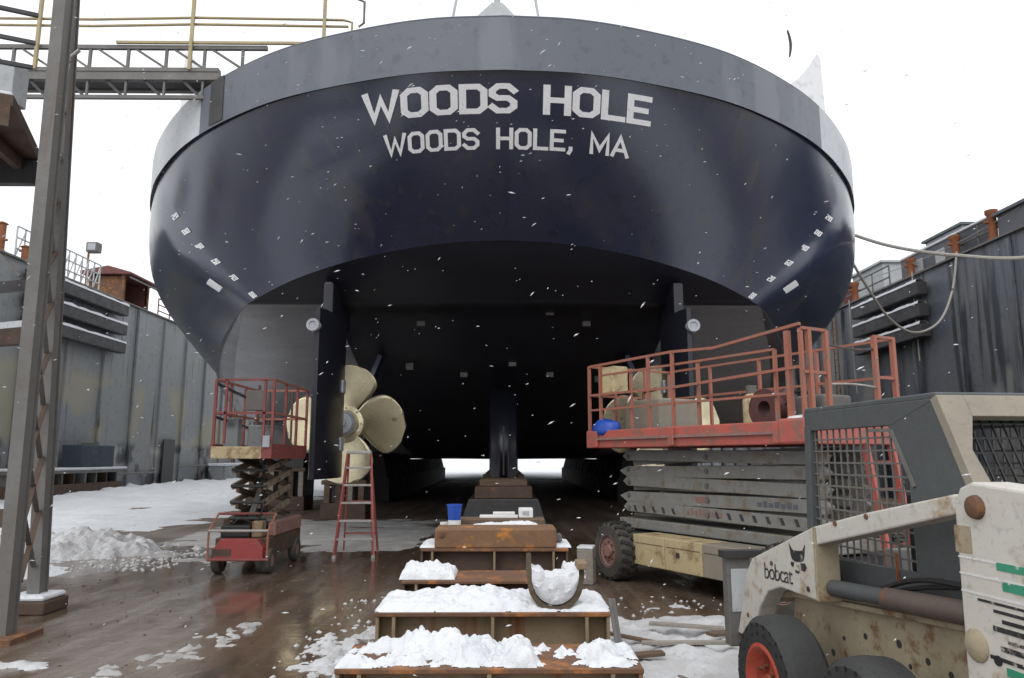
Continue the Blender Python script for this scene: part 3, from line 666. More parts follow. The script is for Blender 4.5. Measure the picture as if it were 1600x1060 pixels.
# ================================================================== KEEL BLOCKS
def keel_block(label, y, W, top, depth, m, cx=0.0, ribs=(-0.42, 0.0, 0.40), group=None):
    t = thing('keel_block', label, 'keel block', (cx, y, 0), random.uniform(-0.012, 0.012), group)
    B().box(-W / 2, W / 2, 0, depth, top - 0.022, top).build('top_plate', rusty, t, bevel=0.004)
    B().box(-W / 2 + 0.02, W / 2 - 0.02, 0.11, 0.125, 0.02, top - 0.022).build('web_plate', m, t)
    B().box(-W / 2 + 0.02, W / 2 - 0.02, depth - 0.125, depth - 0.11, 0.02, top - 0.022).build('web_plate', m, t)
    B().box(-W / 2, W / 2, 0, depth, 0.0, 0.02).build('base_plate', rusty, t)
    for r in ribs: B().box(r * W - 0.009, r * W + 0.009, 0.004, 0.11, 0.02, top - 0.022).build('stiffener', tan_rust, t)
    for s in (-1, 1):
        x = s * (W / 2 - 0.012); B().box(x - 0.009, x + 0.009, 0.012, depth - 0.02, 0.02, top - 0.022).build('end_plate', m, t)
    return t
kb = [('wide rusty keel block, first of the row, buried under loose snow', 3.37, 1.336, 0.80, 0.44, tan_rust),
      ('tan keel block under smooth snow with the U-shaped collar on it', 4.38, 1.335, 0.83, 0.60, tan_rust),
      ('low rusty keel block behind the snowy tan one with the collar', 5.48, 1.29, 0.83, 0.5, brown_steel),
      ('rusty keel block carrying the thick brown cross beam', 6.75, 1.31, 0.90, 0.75, brown_steel)]
for lab, y, W, top, dep, m in kb: keel_block(lab, y, W, top, dep, m, -0.06 if y < 5 else -0.08)
def snow_cap(name, label, cx, cy, w, d, z, h, seed, lump=0.35, over=0.02, gap=0.0):
    N, Mm = 130, 54; H = {}; b = B(); idx = {}
    for i in range(N + 1):
        for j in range(Mm + 1):
            u = i / N * 2 - 1; v = j / Mm * 2 - 1
            x = cx + u * (w / 2 + over); y = cy + v * (d / 2)
            e = max(0, (1 - abs(u) ** 6) * (1 - abs(v) ** 4))
            ed = 1 - 0.9 * max(0, nz(x, y, seed + 5, 2.2)) * (abs(u) ** 2)
            hh = h * e ** 0.5 * ed * (0.75 + lump * nz(x, y, seed, 2.5) + lump * 0.6 * nz(x, y, seed, 8) + lump * 0.4 * nz(x, y, seed, 19)) - gap * h * (0.6 + 0.8 * nz(x, y, seed + 9, 5)) * (0.25 + abs(v)) 
            H[i, j] = (x, y, hh)
    for i in range(N):
        for j in range(Mm):
            q = [(i, j), (i + 1, j), (i + 1, j + 1), (i, j + 1)]
            if max(H[k][2] for k in q) > 0.002:
                f = []
                for k in q:
                    if k not in idx: idx[k] = len(b.v); b.v.append((H[k][0], H[k][1], z + max(H[k][2], -0.002)))
                    f.append(idx[k])
                b.f.append(tuple(f))
    return tag(b.build(name, snow, smooth=True, angle=60), label, kind='stuff')
snow_cap('snow_cap', 'loose lumpy snow heaped on the first keel block', -0.06, 3.58, 1.30, 0.40, 0.803, 0.06, 1, 1.4, gap=0.45)
snow_cap('snow_cap', 'smooth snow covering the tan keel block', -0.06, 4.69, 1.32, 0.58, 0.833, 0.085, 2, 0.5, gap=0.2)
snow_cap('snow_cap', 'small snow heap on the end of the low keel block', -0.55, 5.73, 0.36, 0.42, 0.833, 0.09, 3, 0.5)
snow_cap('snow_cap', 'little lump of snow by the collar on the low keel block', 0.52, 5.73, 0.12, 0.3, 0.833, 0.10, 4, 0.5)
snow_cap('snow_cap', 'thin snow on the left end of the keel block under the brown beam', -0.66, 7.1, 0.14, 0.55, 0.903, 0.04, 6, 0.3)
snow_cap('snow_cap', 'thin snow on the right end of the keel block under the brown beam', 0.52, 7.1, 0.14, 0.55, 0.903, 0.045, 8, 0.3)
# bolts/rod standing on first block
t = thing('steel_angle', 'thin grey steel angle standing in the snow at the block end', 'steel angle', (0.545, 3.72, 0.803))
B().beam((0, 0, 0), (-0.03, 0.02, 0.22), 0.012, 0.04).build('flange', steel_grey, t); B().beam((0.012, 0.0, 0), (-0.018, 0.02, 0.22), 0.03, 0.008).build('flange', steel_grey, t)
# brown beam on the fourth block
t = thing('cross_beam', 'thick brown rusty beam lying across the keel block', 'beam', (-0.07, 7.0, 0.902))
B().box(-0.545, 0.545, -0.2, 0.25, 0, 0.165).build('beam_body', worn('rust_beam', (0.22, 0.12, 0.06), (0.14, 0.08, 0.045), rough=0.8, scale=3, rust=0.4, rust_col=(0.3, 0.12, 0.02), bump=0.4), t, bevel=0.012)
B().box(-0.50, -0.46, -0.225, -0.2, 0.10, 0.14).build('lug', rusty, t); B().box(0.545, 0.60, -0.12, 0.1, 0.05, 0.10).build('lug', steel_grey, t)
t = thing('timber_stack', 'old brown timbers stacked on the block behind the beam', 'timber stack', (-0.07, 7.75, 0))
B().box(-0.62, 0.62, -0.22, 0.5, 0, 0.9).build('steel_base', brown_steel, t, bevel=0.01)
B().box(-0.55, 0.56, -0.25, 0.1, 0.902, 1.02).build('timber', wood, t, bevel=0.012)
B().box(-0.40, 0.50, 0.12, 0.42, 0.902, 1.07).build('timber', wood, t, bevel=0.012)
snow_cap('snow_cap', 'streak of snow on the old brown timbers', 0.02, 7.67, 0.62, 0.22, 1.022, 0.035, 12, 0.5)
t = thing('white_block', 'dusty white block lying on the brown timbers', 'block', (0.235, 8.02, 1.073))
B().box(-0.075, 0.075, -0.09, 0.09, 0, 0.10).build('block_body', white_pl, t, bevel=0.012); B().box(-0.035, 0.035, -0.094, -0.09, 0.03, 0.07).build('recess', zinc, t)
t = thing('white_board', 'flat white board lying beside the white block', 'board', (-0.05, 7.98, 1.073))
B().box(-0.2, 0.2, -0.06, 0.06, 0, 0.03).build('board_body', white_pl, t, bevel=0.006); B().box(-0.06, 0.17, -0.05, 0.07, 0.031, 0.06).build('board_top', white_pl, t, bevel=0.006)
t = thing('bucket', 'bright blue bucket with white base on the timbers', 'bucket', (-0.50, 7.73, 1.022))
B().lathe([(0.0001, 0.05), (0.062, 0.05), (0.075, 0.19), (0.08, 0.19), (0.08, 0.205), (0.07, 0.205), (0.06, 0.07), (0.0001, 0.07)], (0, 0, 0)).build('bucket_body', blue_pl, t, smooth=True)
B().lathe([(0.0001, 0), (0.066, 0), (0.066, 0.049), (0.0001, 0.049)], (0, 0, 0)).build('bucket_base', white_pl, t, smooth=True)
t = thing('paper_cup', 'white cup standing on the end of the brown beam', 'cup', (-0.575, 7.3, 0.902))
B().box(-0.05, 0.05, 0, 0.12, 0, 0.07).build('wood_pad', wood, t)
B().lathe([(0.0001, 0.07), (0.03, 0.07), (0.04, 0.18), (0.036, 0.18), (0.028, 0.08), (0.0001, 0.08)], (0, 0.05, 0)).build('cup_body', white_pl, t, smooth=True)
# keel stacks below the skeg
for k, y in enumerate((9.4,)):
    t = thing('keel_block', ['dark keel block between the timber stack and the skeg', 'dark keel block halfway between the timber stack and the skeg', 'dark keel block just short of the skeg'][k], 'keel block', (-0.07, y, 0))
    B().box(-0.62, 0.62, 0, 0.9, 0, 0.6).build('steel_base', brown_steel, t, bevel=0.02)
    B().box(-0.5, 0.5, 0.1, 0.8, 0.6, 0.84).build('timber', wood, t, bevel=0.02)
t = thing('keel_stack', 'tall dark brown stack of blocks under the aft end of the skeg', 'keel block', (0, 15.6, 0))
B().prism([(-1.0, 0), (1.0, 0), (0.72, 0.85), (-0.72, 0.85)], 'y', 0, 2.6).build('steel_base', dark_steel, t, bevel=0.02)
B().box(-0.6, 0.6, 0.1, 2.5, 0.852, 1.10).build('timber', brown_steel, t, bevel=0.02); B().box(-0.5, 0.5, 0.2, 2.5, 1.102, 1.246).build('timber', wood, t, bevel=0.02)
for k in range(14):
    y = 20 + 2.6 * k
    t = thing('keel_block', 'dark steel and timber keel block under the skeg', 'keel block', (0, y, 0), 0, 'keel blocks under the ferry')
    B().box(-0.7, 0.7, 0, 1.3, 0, 1.0).build('steel_base', brown_steel, t); B().box(-0.55, 0.55, 0.1, 1.2, 1.0, 1.246).build('timber', wood, t)
def bottom_z(x, y):
    best = 1.62
    for i in range(len(c3) - 1):
        if c3[i].y <= y <= c3[i + 1].y and c3[i].x > 0.5:
            q = c3[i]; zc = min(interp(ZC, q.y), q.z); return zc + (q.z - zc) * min(1, abs(x) / q.x) ** 1.8
    return best
for sg in (-1, 1):
    for k in range(16):
        y = 29 + 2.0 * k; x = sg * (5.3 + 0.02 * k); zt = bottom_z(x, y + 0.8) - 0.03
        t = thing('side_block', 'dark bilge block propping the hull bottom in the row behind the ' + ('stepladder' if sg < 0 else 'large scissor lift'), 'side block', (x, y, 0), 0, 'bilge blocks behind the ' + ('stepladder' if sg < 0 else 'large scissor lift'))
        B().box(-0.9, 0.9, 0, 1.7, 0, 0.9).build('steel_base', block_dark, t); B().prism([(-0.8, 0.9), (0.8, 0.9), (0.6, zt), (-0.6, zt)], 'y', 0.15, 1.5).build('timber', block_dark, t)
# visible timber cribs on the left
def crib(label, x, y, w, d, h, posts):
    t = thing('timber_crib', label, 'timber crib', (x, y, 0))
    B().box(-w / 2, w / 2, 0, d, 0, 0.45).build('steel_base', brown_steel, t, bevel=0.02)
    for k in range(posts):
        px = -w / 2 + 0.08 + (w - 0.3) * k / (posts - 1)
        B().box(px, px + 0.16, 0.02, 0.3, 0.45, h).build('post', [wood, brown_steel, wood_grey][k % 3], t, bevel=0.01)
    B().box(-w / 2, w / 2, 0.0, d, h, h + 0.12).build('cap_timber', wood, t, bevel=0.01)
    B().box(-w / 2, w / 2, d - 0.2, d, 0.45, h).build('back_panel', dark_steel, t)
    B().box(-w / 2 + 0.1, w / 2 - 0.1, 0.1, d - 0.1, h + 0.12, bottom_z(x, y + 0.4) - 0.05 if y > 20 else h + 0.2).build('packing', dark_steel, t)
crib('brown timber crib under the hull side behind the small scissor lift', -7.4, 24.5, 1.9, 1.2, 1.25, 6)
crib('brown timber crib on the floor below the bronze propeller', -4.45, 21.0, 1.25, 1.0, 0.95, 4)
# U-shaped collar with snow
t = thing('steel_collar', 'rusty U-shaped collar holding snow on the tan keel block', 'collar', (0.30, 4.47, 0.835))
pts = []
for i in range(25):
    a = R(200 + (340 - 200) * i / 24); pts.append((0.15 * math.cos(a), 0.0, 0.17 + 0.165 * math.sin(a)))
pts = [(-0.15, 0.07, 0.30), (-0.152, 0.04, 0.21)] + pts + [(0.16, 0.03, 0.20), (0.15, 0.04, 0.235)]
b = B(); rws = []
for i, p in enumerate(pts):
    d = Vector(pts[min(i + 1, len(pts) - 1)]) - Vector(pts[max(i - 1, 0)]); d.normalize(); nn = Vector((d.z, 0, -d.x)); P = Vector(p)
    rws.append([P + nn * 0.014 + Vector((0, -0.05, 0)), P + nn * 0.014 + Vector((0, 0.05, 0)), P - nn * 0.014 + Vector((0, 0.05, 0)), P - nn * 0.014 + Vector((0, -0.05, 0)), P + nn * 0.014 + Vector((0, -0.05, 0))])
b.grid(rws).build('collar_band', worn('olive_rust', (0.10, 0.075, 0.045), (0.06, 0.045, 0.03), rough=0.8, scale=8, rust=0.4, bump=0.5), t, smooth=True, angle=50)
B().box(0.125, 0.185, -0.06, 0.1, 0.225, 0.265).build('end_flange', tan_rust, t, bevel=0.006)
rws = []
for i in range(25):
    u_ = i / 24 * 2 - 1; x_ = u_ * 0.136; zb_ = 0.175 - 0.15 * math.sqrt(max(0, 1 - u_ * u_ * 0.98)); zt_ = 0.185 + 0.035 * u_ * u_ + 0.02 * nz(x_ * 14, 1, 3)
    rws.append([(x_, 0.06, zb_), (x_, -0.035, zb_ + 0.004)] + [(x_, -0.04 - 0.012 * math.sin(math.pi * j / 5) + 0.012 * nz(x_ * 20, j * 0.8, 2), zb_ + (zt_ - zb_) * j / 5) for j in range(1, 6)] + [(x_, 0.02, zt_ + 0.012), (x_, 0.09, zt_ + 0.02)])
bb = B().grid(rws)
bb.build('snow_fill', snow, t, smooth=True)
# chock and scraps
t = thing('wood_chock', 'snow-topped grey wooden chock in front of the big lift tyre', 'chock', (1.14, 10.5, 0), R(-15))
B().box(-0.11, 0.11, -0.14, 0.14, 0, 0.46).build('chock_body', wood_grey, t, bevel=0.015); B().box(-0.11, 0.11, -0.14, 0.14, 0.462, 0.5).build('snow_cap', snow, t, bevel=0.015)
for k, (x, y, a, L_, w, lab) in enumerate(((1.2, 7.0, 150, 0.55, 0.06, 'dark narrow plank lying slantwise in the icy snow'), (1.12, 6.4, 10, 0.42, 0.09, 'short brown plank at the corner of the first keel block'),
        (1.75, 7.4, 160, 0.7, 0.10, 'grey plank half sunk in the icy snow'), (1.6, 6.7, 172, 0.8, 0.07, 'long thin grey lath lying in the trampled snow'), (2.0, 7.0, 35, 0.4, 0.1, 'broken board end by the loader wheel'))):
    o = B().box(-L_ / 2, L_ / 2, -w / 2, w / 2, 0, 0.03).build('plank', [wood, wood, wood_grey, wood_grey, wood][k], bevel=0.005)
    o.location = (x, y, 0.07 + 0.012 * k); o.rotation_euler = (R(3), R(-4 + 2 * k), R(a)); tag(o, lab, 'plank', 'planks lying in the trampled snow')

# ================================================================== STEPLADDER
t = thing('stepladder', 'red stepladder with aluminium treads below the propeller', 'stepladder', (-2.56, 13.1, 0), R(4))
HT = 1.82
for s in (-1, 1):
    B().beam((s * 0.33, 0, 0.0), (s * 0.20, 0.35, HT - 0.05), 0.03, 0.075).build('front_rail', ladder_red, t)
    B().beam((s * 0.31, 1.0, 0.0), (s * 0.19, 0.42, HT - 0.08), 0.028, 0.05).build('rear_leg', ladder_red, t)
    B().box(s * 0.33 - 0.03, s * 0.33 + 0.03, -0.05, 0.05, 0, 0.05).build('foot', alu, t)
for k in range(5):
    u = (k + 1) / 6; w = 0.33 - 0.13 * u; B().box(-w, w, 0.35 * u - 0.03, 0.35 * u + 0.06, HT * u - 0.015, HT * u + 0.02).build('tread', alu, t, bevel=0.004)
for u in (0.18, 0.5): B().beam((-0.31 + 0.12 * u, 1.0 - 0.58 * u, HT * u), (0.31 - 0.12 * u, 1.0 - 0.58 * u, HT * u), 0.02, 0.03).build('rear_brace', ladder_red, t)
B().box(-0.215, 0.215, 0.30, 0.47, HT - 0.06, HT).build('top_cap', alu, t, bevel=0.01)
for s in (-1, 1): B().beam((s * 0.255, 0.2, 1.0), (s * 0.245, 0.68, 1.02), 0.006, 0.02).build('spreader', alu, t)

# ================================================================== SMALL SCISSOR LIFT (left)
t = thing('scissor_lift', 'small worn red scissor lift with raised basket by the left propeller', 'scissor lift', (-3.87, 11.15, 0))
W2 = 0.40
B().box(-W2, W2, 0.18, 1.9, 0.24, 0.52).build('chassis', brown_steel, t, bevel=0.02)
B().prism([(-0.36, 0.22), (0.36, 0.22), (0.36, 0.40), (0.26, 0.52), (-0.26, 0.52), (-0.36, 0.40)], 'y', 0.03, 0.18).build('front_cover', red_bright, t, bevel=0.015)
B().box(0.30, 0.42, 0.4, 1.85, 0.525, 0.74).build('side_box', hub_brown, t, bevel=0.02)
B().box(-0.42, -0.30, 0.5, 1.85, 0.525, 0.78).build('side_box', brown_steel, t, bevel=0.02)
B().box(-0.26, 0.26, 0.5, 1.6, 0.525, 0.66).build('motor_cover', dark_steel, t, bevel=0.02)
B().box(-0.34, 0.1, 0.2, 0.42, 0.525, 0.70).build('battery', black, t, bevel=0.02); B().box(0.12, 0.28, 0.2, 0.4, 0.525, 0.76).build('valve_block', tan_rust, t, bevel=0.02)
B().tube(catmull([(-0.2, 0.3, 0.70), (-0.05, 0.2, 0.80), (0.1, 0.3, 0.74), (0.2, 0.6, 0.9), (0.1, 0.8, 1.1)], 6), 0.014, 7).build('hydraulic_hose', black, t, smooth=True)
B().tube(catmull([(0.18, 0.3, 0.76), (0.26, 0.25, 0.95), (0.2, 0.5, 1.2), (0.24, 0.3, 1.5), (0.2, 0.2, 1.72)], 6), 0.012, 7).build('control_cable', black, t, smooth=True)
B().box(-0.38, -0.1, 0.024, 0.03, 0.28, 0.38).build('worn_patch', brown_steel, t)
for sx in (-1, 1):
    for y in (0.30, 1.66):
        wh = B().lathe([(0.10, -0.06), (0.175, -0.06), (0.19, -0.04), (0.19, 0.04), (0.175, 0.06), (0.10, 0.06)], (sx * 0.37, y, 0.19), 'x', 22, True).build('wheel', tyre_mud, t, smooth=True)
        B().lathe([(0.0001, -0.05), (0.10, -0.05), (0.10, 0.05), (0.0001, 0.05)], (sx * 0.37, y, 0.19), 'x', 14).build('rim', hub_brown, wh)
for s in (-1, 1): B().tube([(s * 0.43, 0.0, 0.22), (s * 0.43, 0.0, 0.64), (s * 0.43, 0.35, 0.86)], 0.018, 8).build('guard_post', rail_red, t)
for z, y in ((0.64, 0.0), (0.23, 0.0), (0.86, 0.35)): B().tube([(-0.43, y, z), (0.43, y, z)], 0.02, 8).build('guard_bar', alu if z == 0.64 else red_old, t)
lv = 4; z0, z1 = 0.76, 1.72; dz = (z1 - z0) / lv
for k in range(lv):
    za = z0 + dz * k; zb = za + dz
    for sx in (-1, 1):
        B().beam((sx * 0.24, 0.35, za + 0.02), (sx * 0.24, 1.65, zb - 0.02), 0.045, 0.085).build('scissor_arm', arm_tan, t)
        B().beam((sx * 0.17, 1.65, za + 0.02), (sx * 0.17, 0.35, zb - 0.02), 0.045, 0.085).build('scissor_arm', brown_steel, t)
    for y in (0.35, 1.65): B().tube([(-0.27, y, za + 0.03), (0.27, y, za + 0.03)], 0.025, 8).build('pivot_pin', dark_steel, t)
    B().tube([(-0.27, 1.0, (za + zb) / 2), (0.27, 1.0, (za + zb) / 2)], 0.025, 8).build('pivot_pin', dark_steel, t)
B().beam((0.0, 0.55, 0.8), (0.0, 1.2, 1.45), 0.09, 0.09).build('lift_cylinder', arm_grey, t)
B().box(-0.46, 0.40, 0.0, 1.95, 1.73, 1.80).build('platform_deck', dark_steel, t)
B().box(-0.47, 0.28, -0.03, 0.0, 1.68, 1.86).build('deck_edge', cream, t, bevel=0.01)
B().box(0.28, 0.43, -0.03, 0.0, 1.68, 1.9).build('deck_edge', red_old, t, bevel=0.01)
B().box(0.40, 0.43, 0.0, 1.95, 1.68, 1.9).build('deck_edge', red_old, t); B().box(-0.49, -0.46, 0.0, 1.95, 1.68, 1.9).build('deck_edge', red_old, t)
zt = 2.86
for x in (-0.46, 0.41):
    for y in (0.02, 0.65, 1.3, 1.92): B().beam((x, y, 1.88), (x, y, zt), 0.038, 0.038).build('rail_post', red_old, t)
    for z in (2.36, zt): B().beam((x, 0.02, z), (x, 1.92, z), 0.034, 0.034).build('rail', rail_red, t)
for y in (0.02, 1.92):
    for z in (2.36, zt): B().beam((-0.46, y, z), (0.41, y, z), 0.034, 0.034).build('rail', rail_red if y > 1 else red_old, t)
for x, y2 in ((-0.1, 0.9), (0.15, 1.92), (-0.25, 1.92)): B().beam((x, y2, 1.85), (x, y2, zt), 0.03, 0.03).build('gate_bar', brown_steel, t)
B().beam((-0.46, 0.05, zt - 0.06), (-0.2, 0.9, zt - 0.25), 0.035, 0.035).build('fold_brace', dark_steel, t); B().beam((-0.46, 0.05, 2.3), (-0.2, 0.9, 2.15), 0.035, 0.035).build('fold_brace', dark_steel, t)
for x in (-0.30, 0.28): B().beam((x, 0.02, 1.9), (x, 0.02, zt), 0.034, 0.034).build('rail_post', red_old, t)
B().box(-0.02, 0.26, 0.05, 0.16, 2.40, 2.70).build('control_box', steel_grey, t, bevel=0.01)
B().box(-0.12, 0.26, 0.5, 1.2, 1.805, 2.2).build('tool_box', wall_grey, t, bevel=0.02)
B().box(-0.42, -0.2, 0.3, 0.5, 1.805, 2.3).build('tool_case', wall_grey, t, bevel=0.02)
B().box(0.30, 0.40, -0.06, -0.03, 1.85, 2.02).build('data_plate', zinc, t)

# ================================================================== BIG ROUGH-TERRAIN SCISSOR LIFT (right)
ang = R(-62)
t = thing('scissor_lift', 'large lowered scissor lift with red railed platform and chunky tyres', 'scissor lift', (3.01, 10.08, 0), ang)
# local: +x toward the camera end, -y faces the camera side
B().box(-2.15, 2.2, -0.36, 0.36, 0.66, 0.80).build('chassis_beam', arm_grey, t, bevel=0.015)
B().box(-2.0, 2.1, -0.55, 0.9, 0.36, 0.62).build('chassis', dark_steel, t, bevel=0.02)
for i, (x0, x1) in enumerate(((-1.05, -0.33), (-0.32, 0.45), (0.46, 1.15))):
    B().box(x0, x1, -0.88, -0.45, 0.26, 0.66).build('tool_locker', cream if i < 2 else bob_beige, t, bevel=0.012)
    B().box(x0 + 0.04, x1 - 0.04, -0.887, -0.88, 0.55, 0.555).build('locker_seam', brown_steel, t)
B().box(-0.05, 0.0, -0.90, -0.88, 0.44, 0.5).build('latch', dark_steel, t)
def rt_wheel(X_, Y_, par, r=0.40, w=0.30, steer=0):
    x = y = 0.0
    prof = [(0.20, -w / 2), (r - 0.05, -w / 2), (r - 0.01, -w / 2 + 0.04), (r - 0.01, w / 2 - 0.04), (r - 0.05, w / 2), (0.20, w / 2)]
    wh = B().lathe(prof, (x, y, r), 'y', 36, True).build('wheel', tyre_mud, par, smooth=True)
    b = B()
    for k in range(20):
        for s in (-1, 1):
            a = 2 * math.pi * (k + (0.5 if s > 0 else 0)) / 20; ca, sa = math.cos(a), math.sin(a); a2 = a + 0.12; cb, sb = math.cos(a2), math.sin(a2)
            b.beam((x + (r - 0.012) * ca, y + s * 0.008, r + (r - 0.012) * sa), (x + (r - 0.03) * cb, y + s * (w / 2 - 0.005), r + (r - 0.03) * sb), 0.045, 0.05, (ca, 0, sa))
    b.build('tread_lugs', tyre, wh)
    for s in (-1,):
        B().lathe([(0.0001, -0.02), (0.08, -0.02), (0.09, 0.03), (0.17, 0.05), (0.2, 0.0), (0.225, -0.015), (0.225, 0.02)], (x, y - w / 2 + 0.01, r), 'y', 26).build('rim', hub_brown, wh, smooth=True)
        for k in range(8):
            a = 2 * math.pi * k / 8; B().lathe([(0.0001, -0.03), (0.014, -0.03), (0.014, 0.03)], (x + 0.125 * math.cos(a), y - w / 2 + 0.03, r + 0.125 * math.sin(a)), 'y', 6).build('wheel_nut', rusty, wh)
    wh.location = (X_, Y_, 0); wh.rotation_euler = (0, 0, steer)
    return wh
for x, y in ((-1.3, -0.90), (1.75, -0.90), (-1.3, 0.90), (1.75, 0.90)): rt_wheel(x, y, t, steer=R(-4) if x < 0 else 0)
B().tube([(-1.444, -0.8, 0.4), (-1.444, 0.8, 0.4)], 0.09, 10).build('axle', dark_steel, t); B().tube([(1.944, -0.8, 0.4), (1.944, 0.8, 0.4)], 0.09, 10).build('axle', dark_steel, t)
# folded scissor stack: five tiers
lv = 5; za, zb = 0.86, 1.80; dz = (zb - za) / lv
for k in range(lv):
    zc = za + dz * (k + 0.5); tl = 0.028 if k % 2 else -0.028
    for y in (-0.33, 0.33):
        poly = [(-2.02 - (0.10 if k % 2 else 0.0), zc - tl * 0.5), (-1.88, zc + 0.080 - tl), (2.0, zc + 0.080 + tl * 0.4), (2.12, zc + 0.02), (2.02, zc - 0.080 + tl * 0.4), (-1.90, zc - 0.080 - tl)]
        B().prism(poly, 'y', y - 0.04, y + 0.04).build('scissor_arm', arm_grey, t, bevel=0.008)
    for y in (-0.22, 0.22): B().beam((-1.9, y, zc - 0.06), (1.9, y, zc + 0.06), 0.06, 0.12).build('scissor_arm', arm_grey, t)
    for x in (-1.86, 0.0, 1.92): B().lathe([(0.0001, -0.02), (0.035, -0.02), (0.035, 0.02)], (x, -0.372, zc), 'y', 12).build('pivot_pin', steel_grey, t)
# hazard marks on the lowest tier
zc = za + dz * 0.5
for k in range(15):
    x = -1.7 + k * 0.235
    if 5 <= k <= 7: continue
    B().prism([(x, zc - 0.035), (x + 0.05, zc - 0.035), (x + 0.01, zc + 0.045), (x - 0.04, zc + 0.045)], 'y', -0.3775, -0.3712).build('hazard_stripe', dark_steel, t)
for k in range(9): B().box(-0.45 + k * 0.085, -0.40 + k * 0.085, -0.377, -0.3712, zc - 0.02, zc + 0.035 * (1 + (k % 2))).build('faded_lettering', hub_brown, t)
zc2 = za + dz * 1.5
for k in range(7): B().box(0.95 + k * 0.1, 1.02 + k * 0.1, -0.377, -0.3712, zc2 - 0.03, zc2 + 0.02 + 0.02 * (k % 2)).build('faded_lettering', blueg, t)
B().box(-0.25, -0.02, -0.377, -0.3712, zc2 - 0.035, zc2 + 0.04).build('faded_sticker', hub_brown, t)
# rear ladder/frame at the camera end
for y in (0.05, 0.5): B().beam((2.45, y + 0.08, 0.55), (2.3, y, 1.86), 0.085, 0.05).build('ladder_rail', red_lift, t)
for k in range(4): B().beam((2.41 - 0.03 * k, 0.1, 0.75 + k * 0.3), (2.41 - 0.03 * k, 0.54, 0.75 + k * 0.3), 0.04, 0.03).build('ladder_rung', red_old, t)
# red platform
DB, DT = 1.84, 2.10
B().box(-2.30, 2.28, -0.82, 0.82, 1.98, 2.02).build('platform_deck', dark_steel, t)
for y, s in ((-0.82, -1), (0.82, 1)):
    B().box(-2.32, 2.30, y - 0.03, y + 0.03, DB, DT).build('side_beam', red_lift, t, bevel=0.015)
    B().box(-2.1, 1.8, y + s * 0.03, y + s * 0.07, 1.955, 1.99).build('slide_rail', hub_brown, t)
for x in (-2.32, 2.30): B().box(x - 0.03, x + 0.03, -0.82, 0.82, DB, DT).build('end_beam', red_lift, t, bevel=0.015)
for x in (-2.0, -0.1, 1.85): B().box(x - 0.06, x + 0.06, -0.895, -0.85, DB + 0.01, DT - 0.01).build('bracket', red_lift, t, bevel=0.01)
B().box(1.9, 2.33, -0.92, -0.855, DB, DT + 0.02).build('corner_plate', red_lift, t, bevel=0.03)
RT = 3.10
def post(x, y, z=RT, w=0.042): B().beam((x, y, DT - 0.05), (x, y, z), w, w).build('rail_post', rail_red, t)
def rail(p, q, w=0.034, m=None): B().beam(p, q, w, w).build('rail', m or rail_red, t)
for x in (-2.28, -1.95, -0.68, -0.12, 2.22): post(x, -0.80)
for x in (-1.2, 0.35, 1.75): post(x, -0.74, 2.92, 0.04)
post(2.0, -0.78, RT, 0.06)
rail((-2.28, -0.80, RT), (-0.12, -0.80, RT)); rail((-0.12, -0.80, RT), (0.75, -0.80, RT - 0.05)); rail((0.75, -0.80, RT - 0.05), (2.22, -0.80, RT + 0.05))
rail((-2.28, -0.80, 2.65), (-0.12, -0.80, 2.62)); rail((-0.12, -0.80, 2.62), (2.22, -0.80, 2.68))
rail((-1.95, -0.77, 2.94), (1.75, -0.75, 2.92), 0.03); rail((-2.28, -0.78, 2.42), (1.95, -0.78, 2.40), 0.03)
for x in (-2.28, -1.2, -0.1, 1.0, 2.22): post(x, 0.80)
for z in (RT, 2.65): rail((-2.28, 0.80, z), (2.22, 0.80, z))
for y in (-0.3, 0.3): post(-2.28, y)
for z in (RT, 2.65): rail((-2.28, -0.80, z), (-2.28, 0.80, z))
for y in (-0.42, -0.70, 0.42, 0.76): post(2.24, y, RT, 0.055)
for z in (RT, 2.62): rail((2.24, -0.80, z), (2.24, -0.42, z)); rail((2.24, 0.42, z), (2.24, 0.80, z))
B().tube([(2.24, -0.42 + 0.84 * k / 8, 2.95 - 0.03 * math.sin(math.pi * k / 8)) for k in range(9)], 0.012, 6).build('gate_chain', dark_steel, t)
B().tube([(2.24, -0.42 + 0.84 * k / 8, 2.5 + 0.02 * math.sin(math.pi * k / 8)) for k in range(9)], 0.012, 6).build('gate_chain', alu, t)
B().box(-1.97, -1.62, -0.78, -0.5, 2.66, 3.06).build('control_box', cream, t, bevel=0.015)
lift_t = t
for ch in lift_t.children:
    if ch.name.split('.')[0] != 'wheel':
        for v in ch.data.vertices: v.co.x *= 0.9
# things on the platform
u = thing('blue_tarp', 'small blue tarp bundle on the far end of the red platform', 'tarp', (0, 0, 0))
Mw = Matrix.Translation((3.01, 10.08, 0)) @ Matrix.Rotation(ang, 4, 'Z')
def onlift(name, label, cat, x, y, z=2.022, rz=0):
    q = Mw @ Vector((x * 0.9, y, z)); return thing(name, label, cat, q, ang + rz)
u.location = Mw @ Vector((-1.72, -0.72, 2.022)); u.rotation_euler = (0, 0, ang)
bb = B().sph((0, 0, 0.10), 0.26, 0.17, 0.16, 16, 10); bb.v = [(x + 0.04 * nz(x * 5, z * 5, 1), y + 0.04 * nz(y * 5, z * 5, 4), max(0.0, z + 0.04 * nz(x * 6, y * 6, 9))) for x, y, z in bb.v]; bb.build('tarp_folds', blue_pl, u, smooth=True)
B().box(0.22, 0.36, -0.1, 0.1, 0.0, 0.07).build('white_corner', white_pl, u, bevel=0.01)
u = onlift('generator', 'dusty tan engine box on the far end of the red platform', 'generator', -1.55, 0.1)
